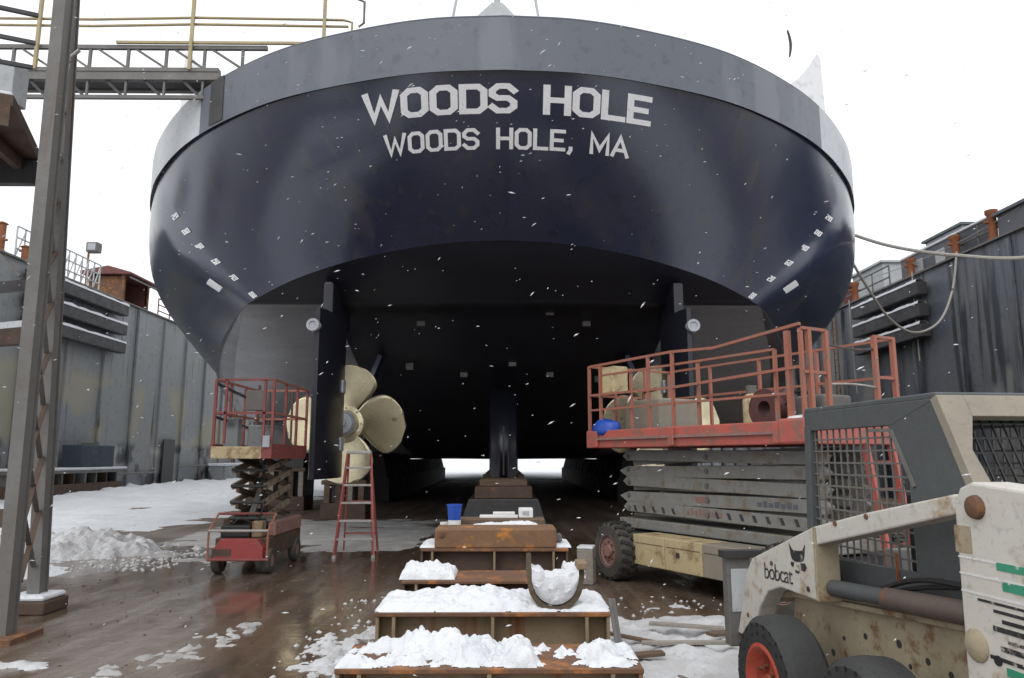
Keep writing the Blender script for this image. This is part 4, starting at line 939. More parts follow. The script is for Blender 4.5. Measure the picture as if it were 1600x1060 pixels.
B().box(-0.5, 0.35, -0.35, 0.4, 0, 0.55).build('housing', bob_beige, u, bevel=0.03); B().tube([(-0.2, -0.2, 0.55), (-0.2, -0.2, 0.68), (0.1, -0.2, 0.7)], 0.03, 8).build('exhaust', rusty, u)
u = onlift('hose_reel', 'dark hose reel with brown hose on the red platform', 'hose reel', 1.05, -0.15)
B().lathe([(0.10, -0.12), (0.25, -0.12), (0.25, -0.10), (0.18, -0.09), (0.18, 0.09), (0.25, 0.10), (0.25, 0.12), (0.10, 0.12)], (0, 0, 0.27), 'y', 24, True).build('drum', worn('reel_red', (0.12, 0.045, 0.04), rough=0.6), u, smooth=True)
B().box(-0.28, 0.28, -0.16, -0.13, 0, 0.06).build('stand', dark_steel, u); B().box(-0.28, 0.28, 0.13, 0.16, 0, 0.06).build('stand', dark_steel, u)
B().tube([(0.24, 0, 0.3), (0.33, 0.02, 0.45), (0.5, 0.05, 0.48), (0.62, 0.08, 0.3), (0.64, 0.1, 0.02)], 0.025, 8).build('hose', black, u, smooth=True)
u = onlift('gas_bottle', 'grey gas cylinder standing on the red platform beside the hose reel', 'gas cylinder', 0.45, 0.1)
B().lathe([(0.0001, 0), (0.12, 0), (0.12, 0.42), (0.08, 0.5), (0.04, 0.52), (0.04, 0.6), (0.0001, 0.6)], (0, 0, 0)).build('bottle', cream, u, smooth=True); B().lathe([(0.06, 0.5), (0.075, 0.62), (0.06, 0.62)], (0, 0, 0)).build('collar', steel_grey, u)
u = onlift('compressor', 'dusty compressor box on the red platform beside the gas cylinder', 'compressor', 1.55, 0.25)
B().box(-0.2, 0.22, -0.25, 0.25, 0.05, 0.42).build('housing', steel_grey, u, bevel=0.03); B().box(-0.2, 0.22, -0.2, -0.15, 0, 0.05).build('foot', black, u); B().box(-0.2, 0.22, 0.15, 0.2, 0, 0.05).build('foot', black, u)
for k, (x, y) in enumerate(((2.05, -0.7), (1.98, -0.2))):
    u = onlift('snow_lump', ['flat snow lump by the corner post of the red platform', 'snow lump beside the gate of the red platform'][k], 'snow', x, y)
    bb = B().sph((0, 0, 0.05), 0.16, 0.2, 0.09, 14, 8); bb.v = [(a, b_, max(0, c + 0.03 * nz(a * 8, b_ * 8, k))) for a, b_, c in bb.v]; o = bb.build('lump', snow, u, smooth=True)

# ================================================================== SKID-STEER LOADER
BL = (2.52, 4.14, 0); BR = R(96)
t = thing('skid_steer_loader', 'worn white skid steer loader with caged cab and red wheel hubs', 'loader', BL, BR)
B().box(-1.25, 0.95, -0.44, 0.44, 0.22, 0.86).build('chassis', bob_tan, t, bevel=0.02)
# side body panel with wheel arches
pan = [(1.05, 0.42), (1.0, 0.80), (0.30, 0.87), (-0.45, 0.93), (-1.05, 0.98), (-1.05, 0.35)]
for s_ in (-1, 1): B().prism(pan, 'y', s_ * 0.47 - 0.022, s_ * 0.47 + 0.022).build('side_panel', bob_tan, t, bevel=0.006)
B().beam((1.05, 0.51, 0.81), (-1.05, 0.51, 0.985), 0.09, 0.03).build('panel_lip', bob_tan, t, bevel=0.005)
for k, (x, z) in enumerate(((0.42, 0.66), (0.2, 0.72), (-0.1, 0.75), (-0.18, 0.66), (-0.32, 0.72), (0.55, 0.55), (-0.25, 0.60), (-0.48, 0.70))):
    B().lathe([(0.0001, 0.494), (0.014 + 0.004 * (k % 3), 0.494), (0.012, 0.47)], (x, 0, z), 'y', 10).build('bolt_hole', dark_steel, t)
hole_mesh = None
def sk_wheel(x, y, s_):
    r, w = 0.39, 0.25
    prof = [(0.19, -w / 2 + 0.01), (0.22, -w / 2), (r - 0.045, -w / 2), (r - 0.008, -w / 2 + 0.035), (r, 0), (r - 0.008, w / 2 - 0.035), (r - 0.045, w / 2), (0.22, w / 2), (0.19, w / 2 - 0.01)]
    wh = B().lathe(prof, (x, y, r), 'y', 40, True).build('wheel', tyre_dusty, t, smooth=True)
    global hole_mesh
    for ring, n, rr in ((0.335, 26, 1.0), (0.285, 22, 0.9)):
        for k in range(n):
            a = 2 * math.pi * k / n; lc = (x + ring * math.cos(a), y + s_ * (w / 2 + 0.0005), r + ring * math.sin(a))
            if hole_mesh is None: hole_mesh = B().lathe([(0.0001, 0.001), (0.013, 0.001), (0.013, -0.004)], (0, 0, 0), 'y', 8).build('sidewall_hole', black, wh); h = hole_mesh; h.location = lc
            else: h = share(hole_mesh, wh, lc)
            h.scale = (rr, s_, rr)
    rm = B().lathe([(0.0001, -0.02), (0.06, -0.02), (0.065, -0.03), (0.16, -0.03), (0.19, 0.0), (0.215, 0.012), (0.235, 0.006), (0.235, -0.03)], (x, y + s_ * (w / 2 - 0.005), r), 'y', 28)
    if s_ < 0: rm.v = [(a, 2 * (y + s_ * (w / 2 - 0.005)) - b_, c) for a, b_, c in rm.v]
    rm.build('rim', hub_red, wh, smooth=True)
    for k in range(8):
        a = 2 * math.pi * k / 8; B().lathe([(0.0001, 0.012), (0.011, 0.012), (0.011, -0.03)], (x + 0.11 * math.cos(a), y + s_ * (w / 2 - 0.025), r + 0.11 * math.sin(a)), 'y', 6).build('wheel_nut', rusty, wh)
for x in (0.50, -0.44):
    for s_ in (-1, 1): sk_wheel(x, s_ * 0.84, s_)
    B().tube([(x, -0.75, 0.39), (x, 0.75, 0.39)], 0.09, 12).build('axle', dark_steel, t)
# rear uprights
tower_poly = [(-0.87, 0.55), (-0.89, 1.50), (-0.93, 1.575), (-1.00, 1.60), (-1.60, 1.55), (-1.66, 1.2), (-1.55, 0.5)]
for s_ in (-1, 1): 
    tw = B().prism(tower_poly, 'y', s_ * 0.62 - 0.09, s_ * 0.62 + 0.09).build('rear_upright', bob_white, t, bevel=0.012)
    if s_ > 0:
        B().lathe([(0.0001, 0.03), (0.03, 0.03), (0.045, 0.02), (0.05, 0.0)], (-1.02, 0.71, 1.50), 'y', 14).build('pivot_bolt', rusty, tw, smooth=True)
        for k, (z, h, m_, x0) in enumerate(((1.265, 0.03, green_d, -1.10), (1.19, 0.035, green_d, -1.12), (1.13, 0.01, black_d, -0.98), (1.10, 0.012, black_d, -1.06), (1.065, 0.015, black_d, -1.1), (1.03, 0.02, black_d, -1.05), (0.995, 0.012, black_d, -1.12), (0.96, 0.02, black_d, -1.08), (0.92, 0.015, black_d, -1.02), (0.875, 0.03, green_d, -1.10))):
            B().box(-1.58, x0, 0.7105, 0.7125, z, z + h).build('decal_stripe', m_, tw)
        B().box(-0.975, -0.88, 0.7105, 0.7125, 1.31, 1.42).build('decal_plate', bob_tan, tw)
        for z in (1.30, 1.235, 1.165): B().box(-1.58, -0.89, 0.7105, 0.7122, z - 0.012, z - 0.004).build('decal_stripe', white_pl, tw)
B().box(-1.62, -0.95, -0.52, 0.52, 0.5, 1.20).build('engine_cover', bob_white, t, bevel=0.03)
B().box(-1.6, -1.56, -0.4, 0.4, 0.6, 1.1).build('tailgate', bob_grey, t)
# lift arms
arm = [(-0.86, 1.545), (-0.2, 1.42), (0.35, 1.30), (1.20, 1.015), (1.28, 0.93), (1.5, 0.46), (1.26, 0.46), (1.12, 0.70), (0.98, 0.83), (0.8, 0.885), (0.32, 0.885), (0.32, 1.20), (-0.86, 1.46)]
for s_ in (-1, 1):
    am = B().prism(arm, 'y', s_ * 0.62 - 0.062, s_ * 0.62 + 0.062).build('lift_arm', bob_white, t, bevel=0.01)
    B().tube([(0.36, s_ * 0.60, 0.96), (-0.25, s_ * 0.60, 1.0)], 0.045, 14).build('lift_cylinder', bob_grey, t, smooth=True)
    B().tube([(-0.2, s_ * 0.60, 0.995), (-0.98, s_ * 0.60, 1.05)], 0.055, 14).build('cylinder_barrel', worn('brown_cylinder%d' % s_, (0.13, 0.10, 0.085), (0.08, 0.06, 0.05), rough=0.5, scale=6, rust=0.3), t, smooth=True)
    if s_ > 0:
        B().lathe([(0.0001, 0.02), (0.04, 0.02), (0.065, 0.0), (0.07, -0.03)], (-0.95, 0.715, 0.95), 'y', 16).build('pin_boss', bob_tan, t, smooth=True)
        B().lathe([(0.0001, 0.003), (0.02, 0.003), (0.02, -0.01)], (-1.06, 0.712, 0.92), 'y', 12).build('grease_hole', black, t)
        B().box(0.312, 0.335, 0.55, 0.695, 0.885, 1.30).build('plate_edge', bob_tan, am, bevel=0.004)
        B().lathe([(0.0001, 0.006), (0.016, 0.006), (0.016, 0)], (0.44, 0.682, 0.935), 'y', 10).build('arm_bolt', dark_steel, am)
B().tube([(1.2, -0.62, 0.78), (1.2, 0.62, 0.78)], 0.06, 12).build('arm_crossbar', bob_tan, t)
# lettering and cat-head emblem on the arm
fc = bpy.data.curves.new('lettering', 'FONT'); fc.body = 'bobcat'; fc.size = 0.155; fc.extrude = 0.0; fc.space_character = 0.86; fc.offset = 0.0
fo = bpy.data.objects.new('lettering', fc); col.objects.link(fo)
dg = bpy.context.evaluated_depsgraph_get(); me = bpy.data.meshes.new_from_object(fo.evaluated_get(dg)); bpy.data.objects.remove(fo)
me.name = 'lettering'; me.materials.clear(); me.materials.append(black_d)
def put_face(vs, lx, lz, k=1.0, sl=0.0, sq=1.0): return [(lx - x * k * sq, 0.6845, lz + y * k + sl * x * k) for x, y in vs]
pv = put_face([(v.co.x, v.co.y) for v in me.vertices], 1.02, 0.91, 0.95, 0.06, 1.12)
for v, q in zip(me.vertices, pv): v.co = q
lo = bpy.data.objects.new('lettering', me); col.objects.link(lo); lo.parent = t
head = [[(-0.5, 0.62), (-0.30, 0.36), (0.0, 0.33), (0.30, 0.36), (0.5, 0.62), (0.42, 0.18), (0.36, 0.0), (0.2, -0.10), (-0.2, -0.10), (-0.36, 0.0), (-0.42, 0.18)],
        [(-0.42, -0.12), (-0.22, -0.14), (-0.30, -0.34), (-0.44, -0.26)], [(0.42, -0.12), (0.16, -0.14), (0.18, -0.40), (0.40, -0.44), (0.52, -0.28)],
        [(-0.12, -0.22), (0.08, -0.22), (0.0, -0.34)], [(-0.2, -0.42), (0.1, -0.46), (0.02, -0.56), (-0.14, -0.54)]]
b = B()
for p in head:
    q = put_face(p, 0.55, 1.09, 0.15, 0.08, 1.35); n_ = len(q)
    b.add(q + [(x, y - 0.002, z) for x, y, z in q], [tuple(range(n_))] + [(i, (i + 1) % n_, n_ + (i + 1) % n_, n_ + i) for i in range(n_)])
b.build('cat_head_emblem', black_d, t)
# cab
for s_ in (-1, 1):
    y0, y1 = s_ * 0.42 - 0.02, s_ * 0.42 + 0.02
    B().prism([(-0.05, 1.90), (-0.48, 1.99), (-0.84, 1.22), (-0.84, 0.95), (-0.22, 0.95), (-0.22, 1.6)], 'y', y0, y1).build('cab_side_plate', bob_grey, t, bevel=0.005)
    B().prism([(-0.48, 1.99), (0.82, 1.99), (0.82, 1.87), (-0.1, 1.87)], 'y', y0 - 0.002, y1 + 0.002).build('roof_rail', bob_grey, t, bevel=0.005)
    B().beam((0.78, s_ * 0.42, 1.9), (0.84, s_ * 0.42, 0.88), 0.07, 0.06).build('front_pillar', bob_grey, t, bevel=0.005)
    B().prism([(-0.25, 0.9), (0.84, 0.88), (0.84, 1.08), (-0.25, 1.12)], 'y', y0 - 0.003, y1 + 0.003).build('cab_sill', bob_grey, t)
    b = B()
    for k in range(15): x = -0.2 + 1.0 * k / 14; b.box(x - 0.005, x + 0.005, s_ * 0.42 - 0.004, s_ * 0.42 + 0.004, 1.05, 1.9)
    for k in range(12): z = 1.10 + 0.78 * k / 11; b.box(-0.24, 0.8, s_ * 0.42 - 0.0045, s_ * 0.42 + 0.0045, z - 0.005, z + 0.005)
    b.build('side_mesh', steel_grey, t)
B().beam((0.1, 0.445, 1.85), (-0.10, 0.445, 1.845), 0.012, 0.02).build('trim_bar', steel_grey, t); B().beam((-0.10, 0.445, 1.845), (-0.26, 0.445, 1.55), 0.012, 0.02).build('trim_bar', steel_grey, t)
B().box(-0.47, 0.82, -0.44, 0.44, 1.985, 2.02).build('cab_roof', bob_grey, t, bevel=0.01)
def rear(p): # rear sloping plane: (y, v) v in 0..1 from bottom to top
    return (-0.86 + 0.37 * p[1], p[0], 1.20 + 0.79 * p[1])
def rear_quad(pts, m, name):
    b = B(); n_ = len(pts); q = [rear(p) for p in pts]; b.add(q + [(x + 0.05, y, z - 0.02) for x, y, z in q], [tuple(range(n_)), tuple(range(n_, 2 * n_))[::-1]] + [(i, (i + 1) % n_, n_ + (i + 1) % n_, n_ + i) for i in range(n_)]); return b.build(name, m, t, bevel=0.004)
for s_ in (-1, 1):
    rear_quad([(s_ * 0.445, 0), (s_ * 0.445, 1.02), (s_ * 0.30, 1.02), (s_ * 0.30, 0.88), (s_ * 0.375, 0.68), (s_ * 0.31, 0.12), (s_ * 0.24, 0.0)], bob_beige, 'rear_pillar')
rear_quad([(-0.30, 0.885), (0.30, 0.885), (0.30, 1.02), (-0.30, 1.02)], bob_beige, 'rear_header')
b = B()
for k in range(13):
    y = -0.36 + 0.72 * k / 12; p, q = rear((y, 0.0)), rear((y, 0.98)); b.beam((p[0] + 0.12, p[1], p[2]), (q[0] + 0.12, q[1], q[2]), 0.009, 0.009)
for k in range(11):
    v = 0.03 + 0.9 * k / 10; p = rear((0, v)); b.box(p[0] + 0.116, p[0] + 0.125, -0.38, 0.38, p[2] - 0.005, p[2] + 0.005)
b.build('rear_mesh', black, t)
B().box(0.1, 0.5, -0.25, 0.25, 0.9, 1.0).build('seat', black, t, bevel=0.03); B().box(0.02, 0.12, -0.25, 0.25, 1.0, 1.5).build('seat_back', black, t, bevel=0.03)
B().box(-0.2, 0.8, -0.40, 0.40, 0.86, 0.90).build('cab_floor', bob_grey, t)
for k, (dy, dz) in enumerate(((0.0, 0.0), (0.03, 0.035))):
    B().tube(catmull([(1.15, 0.52 + dy, 0.80 + dz), (0.7, 0.53 + dy, 0.90 + dz), (0.2, 0.52 + dy, 0.93 + dz * 0.5), (-0.4, 0.53 + dy, 1.08 + dz), (-0.85, 0.56 + dy, 1.15)], 6), 0.013, 7).build('hydraulic_hose', black, t, smooth=True)
for x, z in ((-0.2, 1.40), (0.1, 1.34), (0.9, 1.02), (1.3, 0.62)): B().lathe([(0.0001, 0.008), (0.014, 0.008), (0.016, 0)], (x, 0.682, z), 'y', 8).build('arm_bolt', rusty, t)
B().box(-0.08, -0.075, 0.445, 0.462, 1.05, 1.20).build('reflector', orange_rust, t)
# front coupler
B().box(1.50, 1.60, 0.56, 0.74, 0.36, 1.02).build('coupler_post', steel_grey, t, bevel=0.012); B().box(1.492, 1.50, 0.585, 0.715, 0.60, 0.90).build('coupler_plate', pale_sheet, t, bevel=0.008)
B().box(1.50, 1.60, -0.56, 0.56, 0.36, 0.46).build('coupler_beam', steel_grey, t, bevel=0.012); B().box(1.50, 1.60, -0.74, -0.56, 0.36, 1.02).build('coupler_post', steel_grey, t, bevel=0.012)
B().box(1.46, 1.56, 0.50, 0.78, 0.98, 1.03).build('coupler_cap', dark_steel, t)

# ================================================================== STEEL TOWER (left)
t = thing('steel_tower', 'tall laced steel tower leg carrying a rusty landing with dark rails', 'tower', (-4.66, 7.4, 0)); TO = (-4.66, 7.4, 0)
def Hcol(p0, p1, w, d, name):
    p0 = Vector(p0); p1 = Vector(p1); ax = Vector((1, 0, 0)); ay = Vector((0, 1, 0)); 
    B().beam(p0 + ay * (-d / 2), p1 + ay * (-d / 2), w, 0.018, (0, 1, 0)).build(name + '_flange', steel_grey, t, off=TO)
    B().beam(p0 + ay * (d / 2), p1 + ay * (d / 2), w, 0.018, (0, 1, 0)).build(name + '_flange', steel_grey, t, off=TO)
    B().beam(p0 + ax * (w / 2 - 0.03), p1 + ax * (w / 2 - 0.03), 0.014, d - 0.02, (0, 1, 0)).build(name + '_web', steel_grey, t, off=TO)
Hcol((-4.72, 7.4, 0), (-4.80, 7.4, 9.0), 0.13, 0.15, 'front_leg')
Hcol((-5.22, 8.7, 0), (-5.60, 8.7, 9.0), 0.14, 0.15, 'rear_leg')
for k in range(13):
    z = 0.5 + 0.6 * k; x = -4.7 - 0.038 * z; z2 = z + 0.6
    B().beam((x, 7.55, z), (x - 0.52, 8.6, z2), 0.05, 0.02).build('lacing_bar', brown_steel, t, off=TO)
    B().beam((x - 0.52, 8.6, z), (x - 0.02, 7.55, z2), 0.05, 0.02).build('lacing_bar', steel_grey, t, off=TO)
B().box(-5.0, -4.5, 7.15, 7.65, 0, 0.05).build('foot_plate', rusty, t, off=TO); B().box(-5.48, -5.0, 8.46, 8.94, 0, 0.14).build('footing', brown_steel, t, off=TO, bevel=0.02)
B().box(-5.46, -5.02, 8.48, 8.92, 0.142, 0.2).build('snow_cap', snow, t, off=TO, bevel=0.03)
for z, sn in ((1.0, 0), (3.15, 1)):
    B().beam((-5.6, 8.8, z), (-9.5, 10.4, z), 0.12, 0.2).build('tie_beam', brown_steel, t, off=TO)
    if sn: B().beam((-5.65, 8.82, z + 0.14), (-9.5, 10.4, z + 0.14), 0.12, 0.08).build('snow_cap', snow, t, off=TO)
B().beam((-5.0, 7.5, 3.55), (-6.6, 7.2, 5.2), 0.03, 0.03).build('brace_rod', steel_grey, t, off=TO)
B().beam((-5.55, 8.7, 3.75), (-9, 9.8, 3.75), 0.1, 0.12).build('tie_beam', dark_steel, t, off=TO)
# landing
B().prism([(-9.5, 5.2), (-5.1, 7.25), (-5.72, 8.7), (-9.5, 8.7)], 'z', 5.30, 5.42).build('landing_deck', brown_steel, t, off=TO)
B().beam((-9.5, 5.18, 5.18), (-5.1, 7.22, 5.18), 0.03, 0.24).build('landing_girder', brown_steel, t, off=TO)
B().beam((-9.5, 8.66, 5.13), (-5.72, 8.66, 5.13), 0.12, 0.3).build('landing_girder', dark_steel, t, off=TO)
for k in range(5): B().beam((-5.6 - 0.85 * k, 7.15 - 0.38 * k, 5.22), (-5.9 - 0.85 * k, 8.6, 5.22), 0.08, 0.14).build('landing_joist', brown_steel, t, off=TO)
B().prism([(-9.5, 5.3), (-5.16, 7.32), (-5.74, 8.6), (-9.5, 8.6)], 'z', 5.422, 5.50).build('snow_cap', snow, t, off=TO, bevel=0.03)
for z in (5.78, 6.06, 6.38): B().beam((-9.5, 5.3, z), (-5.0, 7.34, z), 0.04, 0.04).build('landing_rail', dark_steel, t, off=TO)
B().box(-5.75, -5.3, 7.5, 7.75, 5.50, 5.95).build('notice_board', pale_sheet, t, off=TO, bevel=0.01)
B().box(-6.05, -5.78, 7.4, 7.7, 5.50, 5.98).build('junction_box', steel_grey, t, off=TO, bevel=0.02)
B().tube([(-5.5, 8.6, 5.5), (-5.42, 8.6, 6.6), (-5.3, 8.6, 6.72)], 0.025, 8).build('handrail_loop', alu, t, off=TO)
B().tube([(-5.35, 8.3, 5.5), (-5.3, 8.3, 6.3), (-5.2, 8.3, 6.42)], 0.025, 8).build('handrail_loop', alu, t, off=TO)

# ================================================================== GANGWAY
t = thing('gangway', 'steel truss gangway with yellow handrails reaching from the wall to the ferry', 'gangway', (XL, 13.5, TOP)); GO = tuple(t.location)
gy = 13.35
for y in (gy, gy + 0.62):
    B().box(-19.1, -5.5, y - 0.06, y + 0.06, 8.86 if y == gy else 8.95, 9.02).build('deck_girder', steel_grey, t, off=GO)
    B().box(-19.1, -5.5, y - 0.075, y + 0.075, 9.022, 9.10).build('deck_edge', steel_grey, t, off=GO)
    if y == gy: B().beam((-19.0, y, 8.52), (-5.75, y, 8.52), 0.07, 0.07).build('lower_chord', steel_grey, t, off=GO)
    if y > gy: continue
    B().beam((-19.0, y, 9.55), (-4.6, y, 9.55), 0.07, 0.08).build('upper_chord', steel_grey, t, off=GO)
    B().beam((-7.5, y - 0.05, 9.63), (-3.6, y - 0.05, 9.63), 0.05, 0.05).build('handrail', yellow_rail, t, off=GO)
    for k in range(18):
        x = -5.07 - 0.735 * k
        B().beam((x, y, 9.1), (x, y, 9.52), 0.05, 0.05).build('truss_post', steel_grey, t, off=GO)
        B().beam((x, y, 9.12), (x - 0.6, y, 9.52), 0.04, 0.04).build('truss_diagonal', steel_grey, t, off=GO)
        if y > gy: continue
        if x > -5.6: continue
        B().beam((x, y, 8.86), (x + 0.0, y, 8.54), 0.04, 0.04).build('truss_post', steel_grey, t, off=GO)
        B().beam((x - 0.05, y, 8.54), (x - 0.38, y, 8.86), 0.04, 0.05).build('truss_diagonal', dark_steel, t, off=GO)
B().box(-19.1, -5.5, gy + 0.07, gy + 0.55, 8.98, 9.03).build('walkway', dark_steel, t, off=GO)
for y, zz in ((gy, 0),):
    for z in (10.02, 10.16): B().tube([(-19, y, z + 0.05), (-8, y, z - 0.02), (-6, y, z + 0.03), (-3.05 - (0.1 if z > 10.1 else 0), y, z)] + ([(-2.98, y, z - 0.05), (-2.98, y, z - 0.5)] if z > 10.1 else []), 0.026, 8).build('handrail', steel_grey if y > gy else yellow_rail, t, smooth=True, off=GO)
    B().tube([(-19, y, 10.62), (-2.9, y, 10.62), (-2.75, y, 10.55), (-2.75, y, 10.1), (-2.85, y, 10.02)], 0.026, 8).build('handrail', steel_grey, t, smooth=True, off=GO)
    for x in (-15, -12, -9.0, -6.05, -3.5): B().beam((x, y - 0.08, 9.05 if x < -5 else 8.5), (x, y - 0.08, 10.62), 0.06, 0.06).build('rail_post', yellow_rail, t, off=GO)
B().tube([(-5.75, gy, 8.52), (-5.45, gy, 8.38), (-5.3, gy, 8.2)], 0.03, 6).build('landing_hook', dark_steel, t, off=GO)
B().box(-5.5, -4.6, gy - 0.1, gy + 0.75, 8.72, 8.82).build('landing_flap', dark_steel, t, off=GO)

# ================================================================== ON THE WALL TOPS
def fence(label, x, y0, y1, z0, h, n, m, rails=2, cross=False):
    t = thing('railing', label, 'railing', (x, y0, z0)); o_ = (x, y0, z0)
    for k in range(n + 1):
        y = y0 + (y1 - y0) * k / n; B().beam((x, y, z0), (x, y, z0 + h), 0.05, 0.05).build('post', m, t, off=o_)
        if cross and k < n: B().beam((x, y, z0 + 0.1), (x, y + (y1 - y0) / n, z0 + h - 0.1), 0.04, 0.04).build('cross_bar', m, t, off=o_)
    for k in range(rails): z = z0 + h * (k + 1) / rails; B().beam((x, y0, z), (x, y1, z), 0.05, 0.05).build('rail', m, t, off=o_)
    return t
ZL = TOP + 0.072; ZR = 8.922
fence('pale lattice railing on the wall top beside the floodlight', -19.3, 28.5, 34.6, ZL, 1.35, 12, pale_sheet, 3, True)
fence('thin rail with rusty posts on the wall top beyond the red hut', -19.2, 40.5, 49, ZL, 1.0, 6, orange_rust, 3)
fence('thin handrail on the wall top beyond the maroon hut', XR + 0.3, 31, 40, ZR, 1.0, 6, steel_grey, 2)
fence('thin handrail beside the pale grey cabin', XR + 0.25, 21.5, 26, ZR, 0.9, 4, steel_grey, 2)
t = thing('floodlight', 'grey floodlight on a rusty pole above the dock wall', 'floodlight', (-19.35, 33.6, ZL - 0.6))
B().tube([(0, 0, 0.6), (0, 0, 2.35)], 0.05, 8).build('pole', orange_rust, t); B().box(-0.1, 0.45, -0.12, 0.30, 2.32, 2.80).build('lamp_head', steel_grey, t, bevel=0.05); B().box(0.0, 0.36, -0.14, -0.12, 2.4, 2.72).build('lens', zinc, t)
t = thing('wall_hut', 'red-brown hut with sloping roof on top of the dock wall', 'hut', (-20.4, 38.6, ZL))
for dx, dy in ((-1.2, -1.6), (1.2, -1.6), (-1.2, 1.6), (1.2, 1.6)): B().box(dx - 0.1, dx + 0.1, dy - 0.1, dy + 0.1, 0, 2.0).build('corner_post', rusty, t)
B().box(-1.2, 1.2, 1.5, 1.6, 0, 2.0).build('wall', brick_red, t); B().box(-1.25, -1.15, -1.5, 1.5, 0, 2.0).build('wall', dark_steel, t); B().box(-0.9, 1.25, -1.66, -1.55, 0, 1.9).build('wall', rusty, t)
B().prism([(-1.8, 2.0), (1.9, 2.0), (1.9, 2.12), (0.2, 2.55), (-1.8, 2.2)], 'y', -2.0, 2.2).build('roof', brick_red, t)
B().beam((1.9, -2.0, 1.75), (1.9, 2.4, 1.75), 0.08, 0.1).build('eave_beam', steel_grey, t); t.scale = (0.7, 0.8, 0.78)
def cabin(name, label, loc, w, d, h, m, roof, win=True, slope=0.0):
    t = thing(name, label, 'cabin', loc)
    B().box(-w / 2, w / 2, -d / 2, d / 2, 0, h).build('wall', m, t, bevel=0.02)
    B().prism([(-w / 2 - 0.12, h), (w / 2 + 0.12, h), (w / 2 + 0.12, h + 0.1), (-w / 2 - 0.12, h + 0.1 + slope)], 'y', -d / 2 - 0.12, d / 2 + 0.12).build('roof', roof, t)
    if win: 
        B().box(-w / 2 - 0.02, -w / 2, -d * 0.3, d * 0.1, h * 0.35, h * 0.8).build('window', zinc, t)
        B().box(-w * 0.25, w * 0.2, -d / 2 - 0.02, -d / 2, h * 0.35, h * 0.8).build('window', zinc, t)
    return t
cabin('wall_cabin', 'pale grey cabin with green-edged flat roof above the dark wall', (19.3, 29.7, ZR), 1.8, 2.6, 2.0, pale_sheet, worn('roof_green', (0.12, 0.15, 0.14), rough=0.6))
cabin('wall_cabin', 'white sheeted cabin on the dark wall top above the fenders', (18.6, 34.8, ZR), 1.9, 3.0, 1.75, pale_sheet, pale_sheet, False)
cabin('wall_cabin', 'maroon shed with a dark opening on the dark wall top', (18.6, 40.0, ZR), 2.6, 5.5, 1.5, brick_red, brick_red, False, 0.2)
B().box(-1.33, -1.3, -2.4, 0.8, 0.2, 1.2).build('opening', black, bpy.data.objects['wall_cabin.002'])
cabin('wall_cabin', 'dark blue-grey equipment box at the high end of the dark wall', (17.2, 22.0, ZR), 1.4, 3.2, 0.75, blueg, blueg, False)
t = thing('parapet', 'blue-grey parapet with snowy coping on the dark wall', 'parapet', (XR + 0.5, 25.2, ZR))
B().box(-0.1, 0.1, -0.8, 5.0, 0, 0.95).build('parapet_wall', blueg, t); B().box(-0.16, 0.16, -0.8, 5.0, 0.952, 1.05).build('snow_cap', snow, t, bevel=0.03)
for y in (1.9, 3.4): B().box(-0.125, -0.1, y, y + 0.6, 0.12, 0.7).build('hatch', pale_sheet, t)
for k, (y, hh, lab) in enumerate(((23.9, 1.05, 'tall rusty bollard on the dark wall beside the equipment box'), (26.0, 0.8, 'rusty bollard on the dark wall where the rope loop hangs'), (29.0, 0.75, 'rusty bollard on the dark wall at the end of the parapet'), (33.8, 0.9, 'rusty bollard on the dark wall above the fenders'), (37.0, 0.9, 'rusty bollard on the dark wall beside the maroon shed'))):
    t = thing('bollard', lab, 'bollard', (XR + 0.12, y, ZR), 0, 'rusty bollards on the dock walls')
    B().lathe([(0.0001, 0), (0.22, 0), (0.22, 0.05), (0.14, 0.08), (0.14, hh - 0.2), (0.2, hh - 0.12), (0.2, hh), (0.0001, hh)], (0, 0, 0), 'z', 16).build('post', orange_rust, t, smooth=True)
    B().tube([(-0.28, 0, hh * 0.6), (0.28, 0, hh * 0.6)], 0.05, 8).build('cross_pin', orange_rust, t)
for k, (y, lab) in enumerate(((27.4, 'rusty bollard on the grey wall near the gangway'), (28.9, 'squat rusty bollard on the grey wall beside the lattice railing'))):
    t = thing('bollard', lab, 'bollard', (XL - 0.15, y, ZL), 0, 'rusty bollards on the dock walls')
    B().lathe([(0.0001, 0), (0.22, 0), (0.15, 0.08), (0.15, 0.55 + 0.5 * (k == 0)), (0.21, 0.6 + 0.5 * (k == 0)), (0.0001, 0.7 + 0.5 * (k == 0))], (0, 0, 0), 'z', 16).build('post', orange_rust, t, smooth=True)
    B().tube([(-0.25, 0, 0.45), (0.25, 0, 0.45)], 0.05, 8).build('cross_pin', orange_rust, t)
# ropes
def rope(label, pts, r, n=16):
    P = catmull(pts, n); o = B().tube(P, r, 7).build('rope', rope_m, smooth=True); return tag(o, label, 'rope')
rope('thick mooring rope strung from the ferry past the dark wall', [(9.55, 20.2, 8.1), (10.4, 19.2, 7.35), (11.4, 18, 6.75), (12.6, 16.8, 6.4), (14.5, 15.6, 7.0), (16.4, 14.8, 8.95)], 0.045)
rope('pale rope hanging in a deep loop from the ferry to the dark wall', [(9.66, 20.3, 7.7), (10.8, 21.5, 6.9), (12.2, 22.8, 6.0), (13.5, 23.8, 5.75), (14.9, 24.7, 6.3), (15.9, 25.4, 7.6), (16.3, 25.6, 9.0)], 0.04)
rope('thin pale line hanging straight down the dark wall by the rope loop', [(16.15, 28.3, 8.95), (16.14, 28.3, 7.0), (16.15, 28.3, 5.4)], 0.025)
rope('thin pale line hanging straight down the dark wall beside the fenders', [(16.1, 33.6, 8.95), (16.1, 33.6, 7.5), (16.12, 33.5, 4.6)], 0.025)
